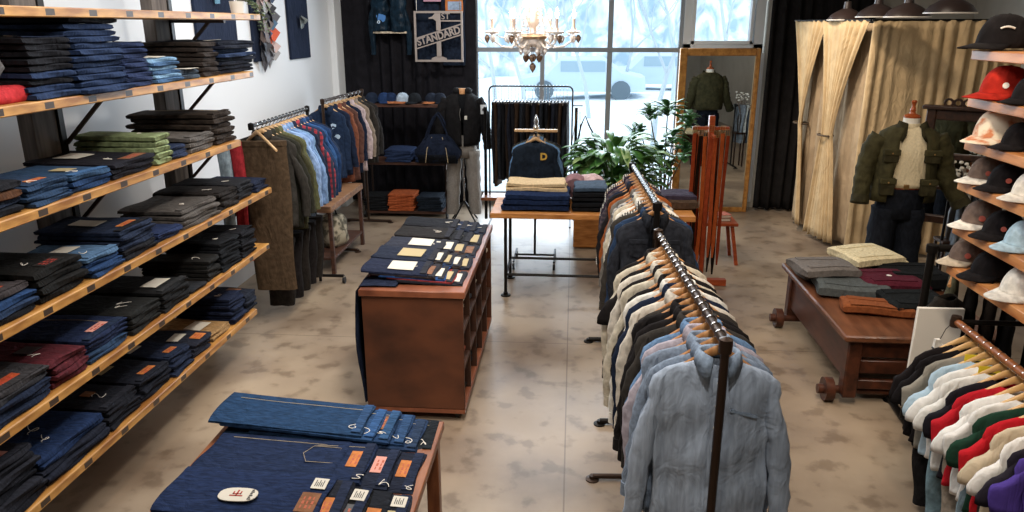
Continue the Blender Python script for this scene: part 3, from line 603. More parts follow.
def torso_rings(hw, th, L, seed, amp, zn=-.085, neck=.062, n=30, flare=1.0, rows=16, V=0, waist=1.0, open_=0, shoulder=.42):
    rnd = random.Random(seed); ph = [rnd.uniform(0, 6.28) for _ in range(6)]; k1 = rnd.uniform(2.2, 3.6); k2 = rnd.uniform(5, 7)
    spec = [(neck, th*.9, zn-V*.25, zn+.004), (hw*.5, th*1.0, zn-.045-V*.4, zn-.022), (hw*.76, th*1.05, zn-.085-V*.2, zn-.046), (hw*.95, th*1.1, zn-.125, zn-.08), (hw*1.0, th*1.12, zn-.165, zn-.12)]
    z0 = zn-.165
    for k in range(1, rows+1):
        v = k/rows; zz = z0+(-L-z0)*v; ww = hw*(.97-.09*min(1, v*4)+(flare-1)*v)*(1-(1-waist)*math.sin(PI*min(1, v*1.1)))
        spec.append((ww, th*(1.15+.25*v), zz, zz-.0))
    rings = []
    for j, (w_, t_, zc, zs) in enumerate(spec):
        v = max(0, (zn-zc)/(L+zn)); ring = []
        for i in range(n+(1 if open_ else 0)):
            a = -PI/2+open_*(1-.0*v)+(2*PI-2*open_)*i/n if open_ else -PI/2+2*PI*i/n
            c = math.cos(a); s = math.sin(a); x = w_*spow(c, .85); z = zc+(zs-zc)*abs(c)**1.6; y = t_*spow(s, .75)
            g = min(1, v*2.2)
            f = amp*g*(math.sin(ph[0]+k1*x/hw*1.6+v*1.5)+.55*math.sin(ph[1]+k2*x/hw*1.5-v*2.2)+(.28*math.sin(ph[5]+x/hw*17-v*3+s*2) if n > 30 else 0))+amp*.35*min(1, v*4)*math.sin(ph[2]+v*26+x*9)
            x += amp*.6*g*math.sin(ph[3]+v*9+s)
            ring.append((x, y+f, z+(.008*math.sin(ph[4]+x*14) if j == len(spec)-1 else 0)))
        rings.append(ring)
    return rings
def sleeve_rings(side, hw, L, seed, r0=.078, r1=.05, th=.5, out=.055, zn=-.085, n=12, bend=0, rows=14, fwd=0):
    rnd = random.Random(seed); ph = rnd.uniform(0, 6.28); rings = []
    sx = hw*.80; sz = zn-.125
    for k in range(rows+1):
        v = k/rows; x = sx+out*(1-(1-min(1, v*1.6))**2)+(.012*math.sin(v*5+ph)); z = sz-L*v; r = r0+(r1-r0)*v; y = -fwd*v*v+bend*math.sin(v*PI)
        if k == 0: r = r0*.6; z += .045
        if k == 1: r = r0*.98
        tilt = .9*(1-min(1, v*2.4))
        ring = []
        for i in range(n):
            a = 2*PI*i/n; wr = 1+.09*math.sin(v*34+ph+2*math.cos(a))+.06*math.sin(v*61+a*2)
            dx = r*math.cos(a)*wr*.72; dy = r*math.sin(a)*th*wr
            ring.append((side*(x+dx*math.cos(tilt)+0), y+dy, z-dx*math.sin(tilt)))
        rings.append(ring)
    return rings
def collar(zn, th, neck, h=.04, spread=.05, point=.06, n=20):
    rings = []
    gap = .35
    for k, (dr, dz) in enumerate([(0, -.005), (.002, h*.9), (.010, h), (.018, h*.55), (.024, -.012)]):
        r = []
        for i in range(n+1):
            a = -PI/2+gap+(2*PI-2*gap)*i/n; c = math.cos(a); s = math.sin(a); front = max(0, -s)**3
            x = (neck+dr)*c*(1+(.25*front if k == 4 else 0)); y = (th+dr)*s-(.012*front if k >= 3 else 0); z = zn+dz-front*(.02 if k < 3 else .02)-(point*front if k == 4 else 0)
            r.append((x, y, z))
        rings.append(r)
    m = MB(); m.rings(rings, closed=False); return m
def garment(kind, mat, loc, rz, label, cat, group, seed, hw=.215, L=.76, th=.024, sl=.55, trim=None, feats=(), tilt=0, name=None, amp=.012, zn=-.112, quick=False, dense=False, out=.055):
    t = thing(name or kind, label, cat, loc, (0, tilt, rz), group)
    n = 22 if quick else 72 if dense else 36; rows = 10 if quick else 28 if dense else 16
    if kind in ('tee', 'tank'): sl_ = .2
    else: sl_ = sl
    m = MB(); rr = torso_rings(hw, th, L, seed, amp, zn, n=n, rows=rows, V=.05 if kind != 'tee' else .02, flare=1.03, open_=(.10 if kind in ('jacket', 'open_shirt') and not quick else 0))
    m.rings(rr, closed=not (kind in ('jacket', 'open_shirt') and not quick), cap0=False, cap1=False)
    m.obj('body', mat, t, solid=.004, smooth=180)
    for s in (-1, 1):
        m = MB()
        if kind == 'tee': q = sleeve_rings(s, hw, .20, seed+s, .085, .092, .26, .07, zn, rows=6)
        else: q = sleeve_rings(s, hw, sl_, seed+s, .070, .046, .46, out, zn, rows=8 if quick else 14)
        m.rings(q, cap0=False, cap1=True); so = m.obj('sleeve', trim if kind == 'raglan' else mat, t, smooth=180)
        if kind in ('shirt', 'jacket', 'sweatshirt', 'open_shirt') and not quick:
            e = q[-1]; cx = sum(p[0] for p in e)/len(e); cz = e[0][2]
            m = MB(); m.rings([[(cx+(p[0]-cx)*f_, p[1]*f_, cz+dz) for p in e] for f_, dz in ((.9, .045), (1.07, .045), (1.07, -.012), (.9, -.012))]); m.obj('cuff', mat, so)
    if kind in ('shirt', 'jacket', 'open_shirt'): collar(zn, th, .062, .038 if kind == 'shirt' else .04, point=.05 if kind == 'shirt' else .065).obj('collar', trim or mat, t, solid=.004, smooth=180)
    elif kind in ('tee', 'sweatshirt'):
        m = MB(); m.rings([[((.064+d)*math.cos(a), (th*.9+d)*math.sin(a), zn+z_-.035*max(0, -math.sin(a))**2*.6) for a in [2*PI*i/20 for i in range(20)]] for d, z_ in ((.004, -.014), (.006, .0), (0, .006), (-.004, 0), (-.002, -.012))], cap0=False, cap1=False)
        m.obj('neckband', trim or mat, t)
    if kind == 'hoodie':
        m = MB(); m.lathe([(.06, -.02), (.085, .0), (.09, .025), (.075, .05), (.045, .055), (.03, .03)], (0, .012, zn), 16, (1, .62)); m.obj('hood', mat, t)
    rv = rr[4:]
    def front(x, z):
        best = None
        for k in range(len(rv)-1):
            if rv[k][0][2] >= z-1e-9: best = k
        rk = rv[best or 0]; nn = len(rk); b2 = min((p for p in rk if p[1] < .02), key=lambda p: abs(p[0]-x)+(0 if p[1] < 0 else .2)); return b2[1]
    for f in feats:
        if f == 'placket':
            m = MB(); zs = [zn-.05-(L+zn-.06)*k/14 for k in range(15)]; vs = []
            for z in zs:
                y = front(0, z)-.006
                vs += [(-.017, y+.003, z), (-.017, y-.001, z), (.017, y-.001, z), (.017, y+.003, z)]
            fs = [(k*4+a, k*4+a+1, k*4+a+5, k*4+a+4) for k in range(14) for a in range(3)]; m.add(vs, fs); pl = m.obj('placket', mat, t, solid=.002)
            for k in range(7):
                z = zn-.07-k*.09
                if z > -L: MB().tube([(0, front(0, z)-.012, z), (0, front(0, z)-.0085, z)], .0055, 8).obj('button', plain('shell_button', '#d8d2c6', .4), pl)
        elif f[0] == 'welt': MB().bar((f[1], front(f[1], f[2])-.006, f[2]), (f[1]+f[3], front(f[1]+f[3], f[2]-f[4])-.006, f[2]-f[4]), .004, .011, (0, 0, 1)).obj('pocket_welt', trim or mat, t)
        elif f[0] == 'pocket':
            x, z, s = f[1:4]; out = [(x-s, z+s), (x+s, z+s), (x+s, z-s*.8), (x, z-s*1.1), (x-s, z-s*.8)]
            y = min(front(x, z), front(x-s, z), front(x+s, z)); m = MB(); m.add([(a, y-.007, b_) for a, b_ in out]+[(a, y+.004, b_) for a, b_ in out], [(0, 1, 2, 3, 4), (0, 5, 6, 1), (1, 6, 7, 2), (2, 7, 8, 3), (3, 8, 9, 4), (4, 9, 5, 0)]); po = m.obj('chest_pocket', mat, t)
            m = MB(); m.box(x-s*1.04, x+s*1.04, y-.011, y-.005, z+s*.55, z+s*1.08, .002); m.obj('pocket_flap', mat, po)
        elif f[0] == 'letter': text_obj(f[1], f[2], f[3], t, (f[4], front(f[4], f[5])-.009, f[5]), (PI/2, 0, 0), 'chest_letter', .002, bold=.004)
        elif f[0] == 'blot':
            rnd = random.Random(f[5]); m = MB(); vs = []
            for k in range(10):
                a = 2*PI*k/10; r = f[4]*rnd.uniform(.6, 1.2); x = f[2]+r*math.cos(a); z = f[3]+r*.8*math.sin(a); vs.append((x, front(x, z)-.006, z))
            m.add(vs+[(x, y+.004, z) for x, y, z in vs], [tuple(range(10))]+[(i, (i+1) % 10, 10+(i+1) % 10, 10+i) for i in range(10)]); m.obj('print', f[1], t)
    return t
def pipe_frame(name, label, p0, p1, z, legs=(0, 1), foot=.3, r=.017, mat=IRON, axis='y', castor=False, group=None, offs=.02, drop=0):
    p0 = Vector((p0[0], p0[1], z)); p1 = Vector((p1[0], p1[1], z)); d = (p1-p0).normalized(); n_ = Vector((d.y, -d.x, 0)); c = (p0+p1)/2
    t = thing(name, label, 'clothes rack', (c.x, c.y, 0), group=group); off = Vector((-c.x, -c.y, 0))
    MB().tube([p0+off-d*offs, p1+off+d*offs], r, 12).obj('bar', mat, t)
    for i, p in enumerate((p0-d*offs, p1+d*offs)):
        q = p+off
        MB().lathe([(r*1.45, -.03), (r*1.55, 0), (r*1.5, .02), (0, .03)], (q.x, q.y, z), 12).obj('elbow_joint', mat, t)
        if i in legs:
            MB().tube([(q.x, q.y, .02), (q.x, q.y, z)], r, 12).obj('upright', mat, t)
            a = Vector((q.x, q.y, .08 if castor else .025))
            MB().tube([a-n_*foot, a+n_*foot], r, 10).obj('foot_pipe', mat, t)
            for s_ in (-1, 1):
                e = a+n_*foot*s_
                if castor:
                    w_ = MB(); w_.tube([(e.x-.012, e.y, .036), (e.x+.012, e.y, .036)], .035, 14); ww = w_.obj('castor', RUBBER, t)
                    MB().bar((e.x, e.y, .035), (e.x, e.y, .085), .03, .012).obj('fork', CHROME, ww)
                else: MB().lathe([(.04, 0), (.04, .008), (.02, .012), (.018, .03)], (e.x, e.y, 0), 14).obj('flange', mat, t)
    return t
def fill_rack(p0, p1, z, specs, rack, group, hgroup, seedb, hmat=HWOOD, face=0, extra_tilt=0, step=None, reverse=False, quick=False, yaw=0, hside='near'):
    n = len(specs); rnd = random.Random(seedb)
    for i, s in enumerate(specs):
        kind, mat, desc = s[0], s[1], s[2]; kw = dict(s[3]) if len(s) > 3 else {}
        u = (i+.35)/n; x = p0[0]+(p1[0]-p0[0])*u; y = p0[1]+(p1[1]-p0[1])*u; rz = face+yaw+rnd.uniform(-.07, .07); zz = z+.0155
        noun = {'tee': 't-shirt', 'open_shirt': 'shirt'}.get(kind, kind)
        tl = rnd.uniform(-.02, .02)
        lab = '%s %s, %s from the %s end of %s' % (desc, kw.pop('noun', noun), ORD[i+1], hside, rack)
        catn = noun
        kw.setdefault('L', rnd.uniform(.72, .80)); 
        garment(kind, mat, (x, y, zz), rz, lab, kw.pop('cat', catn), group, seedb*100+i, tilt=tl, name={'tee': 't_shirt', 'open_shirt': 'shirt'}.get(kind, kind), quick=quick, **kw)
        hanger((x, y, zz), rz, 'wooden hanger, %s from the %s end of %s' % (ORD[i+1], hside, rack), hgroup, hmat, tl)
# right-hand pair of long racks
WHT = fabric('#d9d4ca'); CRM = fabric('#bdb3a0'); OFFW = fabric('#c9c0b2'); BLKF = fabric('#1f1c1c'); CHRF = fabric('#37332f'); CHAM = fabric('#7c8898', .9, .18, 60, .3); CHAMG = fabric('#98a2b0', .9, .20, 45, .3, (1, 1, .12))
CHAMB = fabric('#647f9e', .9, .2, 60, .3); NVF = fabric('#1e2638'); LIL = fabric('#a59ca4'); RUST = fabric('#8a4a24'); DDN = denim('#26364e'); GRYF = fabric('#6d6862'); TAUPE = fabric('#8c7d6e')
PLD = plaid('grey_plaid', '#8b8a8a', '#3b3f4a', '#c4c0b8'); PLDD = plaid('dark_plaid', '#2a2530', '#3c3238', '#5a4a4c'); PATN = plaid('black_white_check', '#cfcac0', '#1c1a1a', '#1c1a1a', 60, 60)
zr = 1.50
pa = atz(722, 337, zr); pb = atz(660, 237, zr)
qa = atz(657, 205, zr); qb = atz(633, 166, zr)
r1 = pipe_frame('pipe_rack', 'front brown iron pipe clothes rack with the chambray shirt facing the camera', (pa.x, pa.y-.045), (pb.x, pb.y+.05), zr, mat=IRONB, r=.016)
r2 = pipe_frame('pipe_rack', 'rear black iron pipe clothes rack standing behind the chambray shirt rack', (qa.x, qa.y), (qb.x, qb.y), zr, r=.019)
specs = [('shirt', CHAMG, 'pale grey-blue chambray', dict(feats=('placket', ('welt', .05, -.285, .10, .035)), trim=fabric('#8694a5', .9, .15, 60, .3), L=.98, hw=.235, th=.034, amp=.017, sl=.66, dense=True, out=.085)),
 ('shirt', CHAM, 'blue chambray', dict(L=.8, hw=.235)), ('shirt', CHAM, 'soft blue chambray', dict(L=.78, hw=.24)), ('shirt', LIL, 'lilac-grey', dict(L=.76, hw=.235)), ('shirt', CHAMB, 'mid-blue denim', dict(L=.78, hw=.23)),
 ('jacket', CHRF, 'charcoal', dict(L=.76, hw=.24)), ('shirt', BLKF, 'black', dict(L=.78, hw=.24)), ('jacket', BLKF, 'dull black', dict(L=.74, hw=.235)), ('sweatshirt', CHRF, 'dark charcoal', dict(L=.7, hw=.22)), ('shirt', OFFW, 'off-white', dict(L=.78, hw=.235)), ('shirt', NVF, 'dark navy', dict(L=.78, hw=.235)),
 ('shirt', WHT, 'bright white', dict(L=.8, hw=.24)), ('shirt', BLKF, 'plain black', dict(L=.8, hw=.23)), ('shirt', CRM, 'cream', dict(L=.8, hw=.24)), ('shirt', BLKF, 'soft black', dict(L=.8, hw=.235)), ('shirt', OFFW, 'ivory', dict(L=.78, hw=.24)), ('tee', BLKF, 'black', dict(L=.74)), ('shirt', CRM, 'ecru', dict(L=.8, hw=.24)), ('shirt', BLKF, 'faded black', dict(L=.78, hw=.23))]
fill_rack((pa.x, pa.y), (pb.x, pb.y), zr, specs, 'front right rack', 'clothes on the front right rack', 'hangers on the front right rack', 3)
specs = [('jacket', denim('#26282e'), 'charcoal denim', dict(feats=(('pocket', .1, -.30, .055), ('pocket', -.1, -.30, .055)), L=.72, hw=.24, th=.034)), ('jacket', DDN, 'dark blue denim', dict(L=.78, hw=.25)), ('jacket', CHRF, 'charcoal wool', dict(L=.8, hw=.25)), ('shirt', PATN, 'black and white check'), ('shirt', WHT, 'white'), ('shirt', CRM, 'cream'), ('shirt', PLD, 'grey plaid', dict(L=.8)), ('shirt', GRYF, 'mid-grey', dict(L=.8)), ('jacket', RUST, 'rust brown', dict(L=.86, hw=.23)), ('jacket', BLKF, 'black', dict(L=.9, hw=.235)), ('jacket', NVF, 'dark navy', dict(L=.8)), ('shirt', PLDD, 'dark plum plaid', dict(L=.84)), ('jacket', fabric('#2e2430'), 'dark plum', dict(L=.8)), ('shirt', PATN, 'small-checked')]
fill_rack((qa.x, qa.y+.03), (qb.x, qb.y), zr, specs, 'rear right rack', 'clothes on the rear right rack', 'hangers on the rear right rack', 4)
# left racks
zl = 1.78; a0 = atz(252, 126, zl); a1 = atz(302, 110, zl)
pipe_frame('pipe_rack', 'black pipe clothes rack beyond the end of the left shelves', (a0.x, a0.y), (a1.x, a1.y+.12), zl, legs=(1,), r=.016, castor=True, foot=.25)
OLV = fabric('#3c3a28'); LBD = denim('#6c86ab'); BDN = denim('#2c4a74'); REDP = plaid('red_plaid', '#8e2430', '#1e2236', '#1c1a28', 20, 20); BRNW = fabric('#33302c')
specs = [('jacket', BRNW, 'dark brown', dict(L=.9)), ('jacket', fabric('#2c2b24'), 'black-green', dict(L=.92, hw=.235)), ('jacket', OLV, 'olive', dict(L=.96, hw=.235, feats=(('pocket', .1, -.32, .05),))), ('shirt', fabric('#55563c'), 'light olive', dict(L=.92)),
 ('shirt', denim('#7f97bc'), 'light blue denim', dict(L=.88)), ('shirt', LBD, 'washed blue denim', dict(L=.84)), ('shirt', CHAMB, 'mid-blue chambray', dict(L=.84)), ('jacket', NVF, 'navy', dict(L=.86)), ('shirt', REDP, 'red plaid', dict(L=.86)), ('jacket', denim('#22324e'), 'indigo denim', dict(L=.84)), ('jacket', BDN, 'bright blue denim', dict(L=.84)), ('jacket', denim('#1f3557'), 'deep blue denim', dict(L=.84)), ('jacket', NVF, 'blue-black', dict(L=.84))]
fill_rack((a0.x, a0.y+.15), (a1.x, a1.y+.08), zl, [(k_, m_, d_, dict(dict(f_[0]) if f_ else {}, hw=.275, out=.09)) for k_, m_, d_, *f_ in specs], 'left pipe rack', 'clothes on the left pipe rack', 'hangers on the left pipe rack', 5, HWOODP, hside='near', yaw=.12)
# trousers folded over the near hangers of that rack
def hung_trousers(loc, rz, mat, label, group, L=1.1, W=.36, T=.05, seed=0, cat='trousers', taper=.75, name='hanging_trousers', parts=False):
    t = thing(name, label, cat, loc, rz, group); rnd = random.Random(seed); ph = [rnd.uniform(0, 6.28) for _ in range(3)]
    m = MB(); rings = []
    for k in range(13):
        v = k/12; w_ = W/2*(1-(1-taper)*v); th_ = T/2*(1.1-.2*v); z = -.10-L*v; r = []
        for i in range(16):
            a = 2*PI*i/16; x = w_*spow(math.cos(a), .6); y = th_*spow(math.sin(a), .8)*(1-.35*math.exp(-(x/(w_*.2))**2)*(v > .2))+.008*math.sin(ph[0]+v*6+x*8)
            r.append((x+.008*math.sin(ph[1]+v*8), y, z))
        rings.append(r)
    m.rings(rings); o = m.obj('legs', mat, t)
    m = MB(); e = rings[0]; m.rings([[(x*1.03, y*1.12, -.10+dz) for x, y, z in e] for dz in (.005, -.035)]); m.obj('waistband', mat, t)
    return t
def clip_hanger(loc, rz, label, group, hook=.085, w_=.14):
    t = thing('clip_hanger', label, 'hanger', loc, rz, group)
    MB().tube([(-w_, 0, -hook), (w_, 0, -hook)], .004, 6).obj('rod', CHROME, t)
    MB().tube([(0, 0, -hook), (0, 0, -.036)]+[(.017*math.cos(a), 0, -.017+.019*math.sin(a)) for a in [(-PI/2+PI*k/6) for k in range(1, 9)]], .0028, 6).obj('hook', CHROME, t)
    for s in (-1, 1): MB().box(s*w_*.85-.012, s*w_*.85+.012, -.012, .012, -hook-.035, -hook+.008, .003).obj('clip', CHROME, t)
    return t
G = 'trousers on the left pipe rack'
for i, (dy, h, d, L) in enumerate([(.02, '#4a3b2c', 'brown wool trousers hanging full length at near end of left pipe rack', 1.28), (-.06, '#9a2d33', 'dark red trousers hanging behind the shelf end, before the brown ones', 1.0), (-.11, '#8b9aa3', 'pale grey trousers hanging behind the shelf end, before the red ones', 1.0)]):
    hung_trousers((a0.x+(.03, -.17, -.26)[i], a0.y+.1+dy, zl-.04), .1, fabric(h), d, G, L, .38 if i == 0 else .10, .07, i, taper=.9)
hanger((a0.x, a0.y+.08, zl+.0155), -.5, 'bare pale wooden hanger at the near end of the left pipe rack', 'hangers on the left pipe rack', HWOODP)
for i in range(5):
    hung_trousers((a1.x-.02, a0.y+.35+i*.2, .85), .1, BLKF if i % 2 else fabric('#26221f'), '%s dark trousers, %s from near end, low beneath left pipe rack' % (('black' if i % 2 else 'brown-black'), ORD[i+1]), 'dark trousers under the left rack', .62, .3, .12, i+30)
zl2 = 1.74; b0 = atz(323, 101, zl2); b1 = atz(361, 91, zl2)
pipe_frame('pipe_rack', 'dark pipe clothes rack in the left corner beside the cap shelves', (b0.x, b0.y), (b1.x, b1.y), zl2, r=.017, mat=IRONB)
specs = [('jacket', fabric('#1f2c42'), 'dark blue', dict(L=.9, feats=(('blot', plain('white_splatter', '#9fb2c4', .8), .08, -.3, .04, 3), ('blot', plain('white_splatter', '#9fb2c4', .8), .12, -.42, .03, 5)))), ('jacket', NVF, 'navy', dict(L=.9)), ('shirt', fabric('#7a4a38'), 'red-brown', dict(L=1.0)), ('shirt', fabric('#5d4038'), 'brown', dict(L=1.0)), ('shirt', NVF, 'plain navy', dict(L=.95)), ('shirt', fabric('#b9a6a6'), 'pale pink', dict(L=.95)), ('shirt', TAUPE, 'taupe', dict(L=.8)), ('jacket', CHRF, 'charcoal', dict(L=.9, hw=.25)), ('jacket', fabric('#2c2a29'), 'soft black', dict(L=.92, hw=.25))]
fill_rack((b0.x, b0.y+.02), (b1.x, b1.y-.02), zl2, specs, 'left corner rack', 'clothes on the left corner rack', 'hangers on the left corner rack', 6, HWOODP, yaw=.1)
# ---------------------------------------------------------------- central brown cabinet
HZ = .93; ca = atz(360, 290, HZ); cb = atz(463, 291, HZ); cc = atz(487, 225, HZ)
X0, X1, Y0, Y1 = ca.x, cb.x, (ca.y+cb.y)/2, cc.y
DKW = wood('rust_brown_board', '#3a2014', '#5e3520', .55, (2, 2, 3), 1.6, .08); DKW2 = wood('dark_cubby_wood', '#2c1a12', '#45291a', .6, (2, 2, 3), 3, .08)
cab = thing('display_cabinet', 'rusty brown cubbyhole display cabinet in the middle of the floor', 'cabinet', ((X0+X1)/2, (Y0+Y1)/2, 0))
lx, ly = (X1-X0)/2, (Y1-Y0)/2
MB().box(-lx-.015, lx+.015, -ly-.015, ly+.015, HZ-.045, HZ, .004).obj('top_board', wood('worn_red_wood', '#5c3222', '#8a5238', .4, (2, 2, 2), 3, .1), cab)
MB().box(-lx, lx, -ly, -ly+.025, .09, HZ-.045, .003).obj('end_panel', DKW, cab); MB().box(-lx, lx, ly-.025, ly, .09, HZ-.045, .003).obj('end_panel', DKW, cab)
MB().box(-lx, -lx+.02, -ly+.025, ly-.025, .09, HZ-.045, .003).obj('side_panel', DKW, cab)
MB().box(-lx, lx, -ly, ly, .06, .10, .003).obj('base_board', wood('worn_red_wood', '#5c3222', '#8a5238'), cab)
for z in (.36, .62): MB().box(-lx+.02, lx-.004, -ly+.025, ly-.025, z, z+.022, .002).obj('shelf', DKW2, cab)
for k in range(1, 5): y = -ly+k*2*ly/5; MB().box(-lx+.02, lx-.004, y-.011, y+.011, .10, HZ-.045, .002).obj('divider', DKW2, cab)
for sx in (-1, 1):
    for sy in (-1, 1):
        m = MB(); m.tube([(sx*(lx-.06)-.012, sy*(ly-.07), .03), (sx*(lx-.06)+.012, sy*(ly-.07), .03)], .03, 14); m.obj('castor', RUBBER, cab)
k = 0
for ci in range(5):
    for ri, z in enumerate((.385, .645, .105)):
        col, nm = [('#d8d0c0', 'cream'), ('#8a4a3a', 'brick'), ('#20262f', 'dark'), ('#49505a', 'slate'), ('#b4502e', 'rust'), ('#23211f', 'black')][(ci*3+ri*5+1) % 6]
        yc = Y0+(ci+.5)*(Y1-Y0)/5
        stack(X1-.22, yc, z+.001, 3, .36, (Y1-Y0)/5-.06, .05, [(fabric(col), nm)], 'folded knit', '%s cubby from camera, %s row of cabinet' % (ORD[ci+1], ['middle', 'upper', 'lower'][ri]), 'folded knits in the cabinet cubbyholes', (), 900+k, name='folded_knitwear', cat='knitwear'); k += 1
# jeans on the cabinet, laid in overlapping rows
def laid_row(x_right, y, z, n, L, W, step, dz, cols, desc, group, featsf, seed, rz=0, T=.02, side='left'):
    for k in range(n):
        m, top = slab(L, W, T, seed+k, True, .003); col = cols[k % len(cols)]
        o = m.obj('laid_jeans', denim(col) if isinstance(col, str) else col, loc=(x_right-L/2-step*k, y+R.uniform(-.008, .008), z+T/2+.001+dz*k), rot=(0, math.atan(dz/step)*.25, rz+R.uniform(-.03, .03)))
        i = n-k
        tag(o, '%s jeans, %s from the %s in %s' % (desc[k % len(desc)], ORD[i], side, group[1]), 'jeans', group[0]); dress(o, top, L, W, T, featsf(k), seed+k)
cabrows = [(0, 4, ['#1c2333', '#1d2434', '#20283c', '#1a1a1e'], ['navy', 'dark navy', 'navy', 'black']), (1, 4, ['#1b1b1d', '#17171a', '#1b1b1d', '#221f1e'], ['black', 'coal', 'soft black', 'brown-black']), (2, 4, ['#2a3240', '#3a3230', '#2a2c36', '#2a2c36'], ['slate', 'brown', 'ink', 'dark grey']), (3, 5, ['#1e2330', '#3a3230', '#22304a', '#2c2624', '#1d2230'], ['dark', 'brown', 'blue', 'umber', 'navy']), (4, 5, ['#1f1f24', '#7c2f30', '#22406e', '#2a2426', '#1c2133'], ['black', 'brick red', 'bright blue', 'maroon-black', 'midnight'])]
tagm = [PAPERB, PAPER, LEATHERB, PAPERB, PAPER]
for r_, n, cols, desc in cabrows:
    yy = Y1-.17-r_*(Y1-Y0-.30)/4.4
    def ff(k, r_=r_, n=n):
        f = [('band', denim('#2a2a30'))]
        if r_ == 0: return f+[('string', .14, 0, .1)]
        if r_ == 1: return f+([('tag', PAPERB, .04, .19, -.1, .1)] if k == 0 else [])+[('string', .1, 0, .12)]
        f.append(('tag', tagm[(k+r_) % 5], .06, .19, -.10, .07) if k < n-1 else ('tag', [PAPER, PAPERB][r_ % 2], -.05, .12, -.09, .09))
        return f+[('string', .1, .0, .1)]
    laid_row(X1-.015, yy, HZ, n, .44, .29, .060 if n == 5 else .078, .015, cols, desc, ('jeans laid on the brown cabinet', '%s cabinet row' % ['farthest', 'fourth', 'third', 'second', 'nearest'][r_]), ff, 1000+r_*10)
# jeans whose legs hang over the left side of the cabinet
for i, (yy, col, lab, zb_) in enumerate([(Y0+.16, '#1c2233', 'dark navy jeans draped to the floor over near left corner of cabinet', .09), (Y0+.30, '#5c2a30', 'maroon jeans draped over the left side of cabinet, behind navy ones', .3), (Y0+.62, '#1b2740', 'indigo jeans draped over the left side of cabinet, midway along', .35), (Y0+1.0, '#17181c', 'black jeans draped over the left side of cabinet, toward far end', .4), (Y0+1.38, '#20283a', 'slate jeans draped over the far left side of cabinet', .3)]):
    m = MB(); rings = []; W = .26; pts = [(X0+.22, HZ+.012), (X0+.08, HZ+.014), (X0-.01, HZ+.010), (X0-.040, HZ-.03)]+[(X0-.045-.02*math.sin(v*4+i), HZ-.05+(zb_-HZ+.05)*v) for v in [q/8 for q in range(1, 9)]]
    for k, (x, z) in enumerate(pts):
        a = pts[max(0, k-1)]; b_ = pts[min(len(pts)-1, k+1)]; dx, dz = b_[0]-a[0], b_[1]-a[1]; l = math.hypot(dx, dz); nx, nz = -dz/l, dx/l
        wv = W/2*(1-.25*k/len(pts)); ring = []
        for q in range(18):
            an = 2*PI*q/18; c = spow(math.cos(an), .6); s = math.sin(an); th_ = .010+.003*math.sin(k*1.7+q); oy = .008*math.sin(k*1.3+c*5)
            ring.append((x+nx*th_*s+.006*math.sin(c*7+i), yy+c*wv+oy, z+nz*th_*s))
        rings.append(ring)
    m.rings(rings); o = m.obj('draped_jeans', denim(col)); tag(o, lab, 'jeans', 'jeans draped over the cabinet side')
# ---------------------------------------------------------------- front table with jeans
TZ = .75; tx1 = -.575; tx0 = -1.60; ty1 = 3.14; ty0 = 2.0
TBW = wood('red_brown_table', '#6a3a22', '#99603c', .4, (10, 2, 2), 2, .1)
tb = thing('display_table', 'red-brown wooden table at the bottom, covered with jeans', 'table', ((tx0+tx1)/2, (ty0+ty1)/2, 0)); hx, hy = (tx1-tx0)/2, (ty1-ty0)/2
MB().box(-hx, hx, -hy, hy, TZ-.04, TZ, .004).obj('tabletop', TBW, tb)
MB().box(-hx+.05, hx-.05, -hy+.05, hy-.05, TZ-.12, TZ-.04, .003).obj('apron', TBW, tb)
for sx in (-1, 1):
    for sy in (-1, 1): MB().box(sx*(hx-.05)-.03, sx*(hx-.05)+.03, sy*(hy-.05)-.03, sy*(hy-.05)+.03, 0, TZ-.04, .004).obj('leg', TBW, tb)
def tagfeat(*a): return list(a)
PATC = [LEATHER, PAPERP, LEATHER, LEATHERR]
laid_row(tx1-.012, 3.00, TZ, 6, .70, .27, .062, .016, ['#1a1e22', '#22324c', '#1f3452', '#1f3452', '#263f60', '#1f3652'], ['black', 'dark blue', 'blue', 'mid-blue', 'brighter blue', 'long blue'], ('back row of jeans on the front table', 'back row of the front table'), lambda k: [('band', denim(['#1a1e22', '#26344a', '#2a4262', '#2c4868', '#2e4c74', '#2a4262'][k])), ('string', .30, -.08, .07), ('seam', .3)]+([('patch', LEATHERB, 0)] if k == 3 else []), 1200, T=.018)
laid_row(tx1-.03, 2.705, TZ, 3, .70, .29, .105, .018, ['#1b1f2c', '#1d2230', '#1c2740'], ['raw navy', 'raw indigo', 'broad indigo'], ('middle row of jeans on the front table', 'middle row of the front table'), lambda k: [('patch', PATC[k], 0), ('string', .33, -.12, .07), ('band', denim('#20273a'))]+([('pocket', denim('#1c2740'), .13, .02, .08), ('seam', .36)] if k == 2 else []), 1230, T=.022)
laid_row(tx1-.02, 2.39, TZ, 5, .62, .29, .078, .016, ['#22242c', '#1a1c22', '#191919', '#1d1f26', '#1c2844'], ['grey-black', 'black', 'coal', 'ink', 'wide indigo'], ('front row of jeans on the front table', 'front row of the front table'), lambda k: [('patch', [PAPERB, LEATHER, plain('dark_patch', '#34302f', .5), LEATHER, LEATHERB][k], -.16)]+([('tag', PAPER, .235, .292, .045, .115, 1)] if k in (0, 2, 4) else [('tag', PAPERB, .17, .20, -.12, .12)])+([('string', .25, -.12, .06)] if k in (1, 4) else [('band', denim('#20273a'))]), 1260, T=.02)
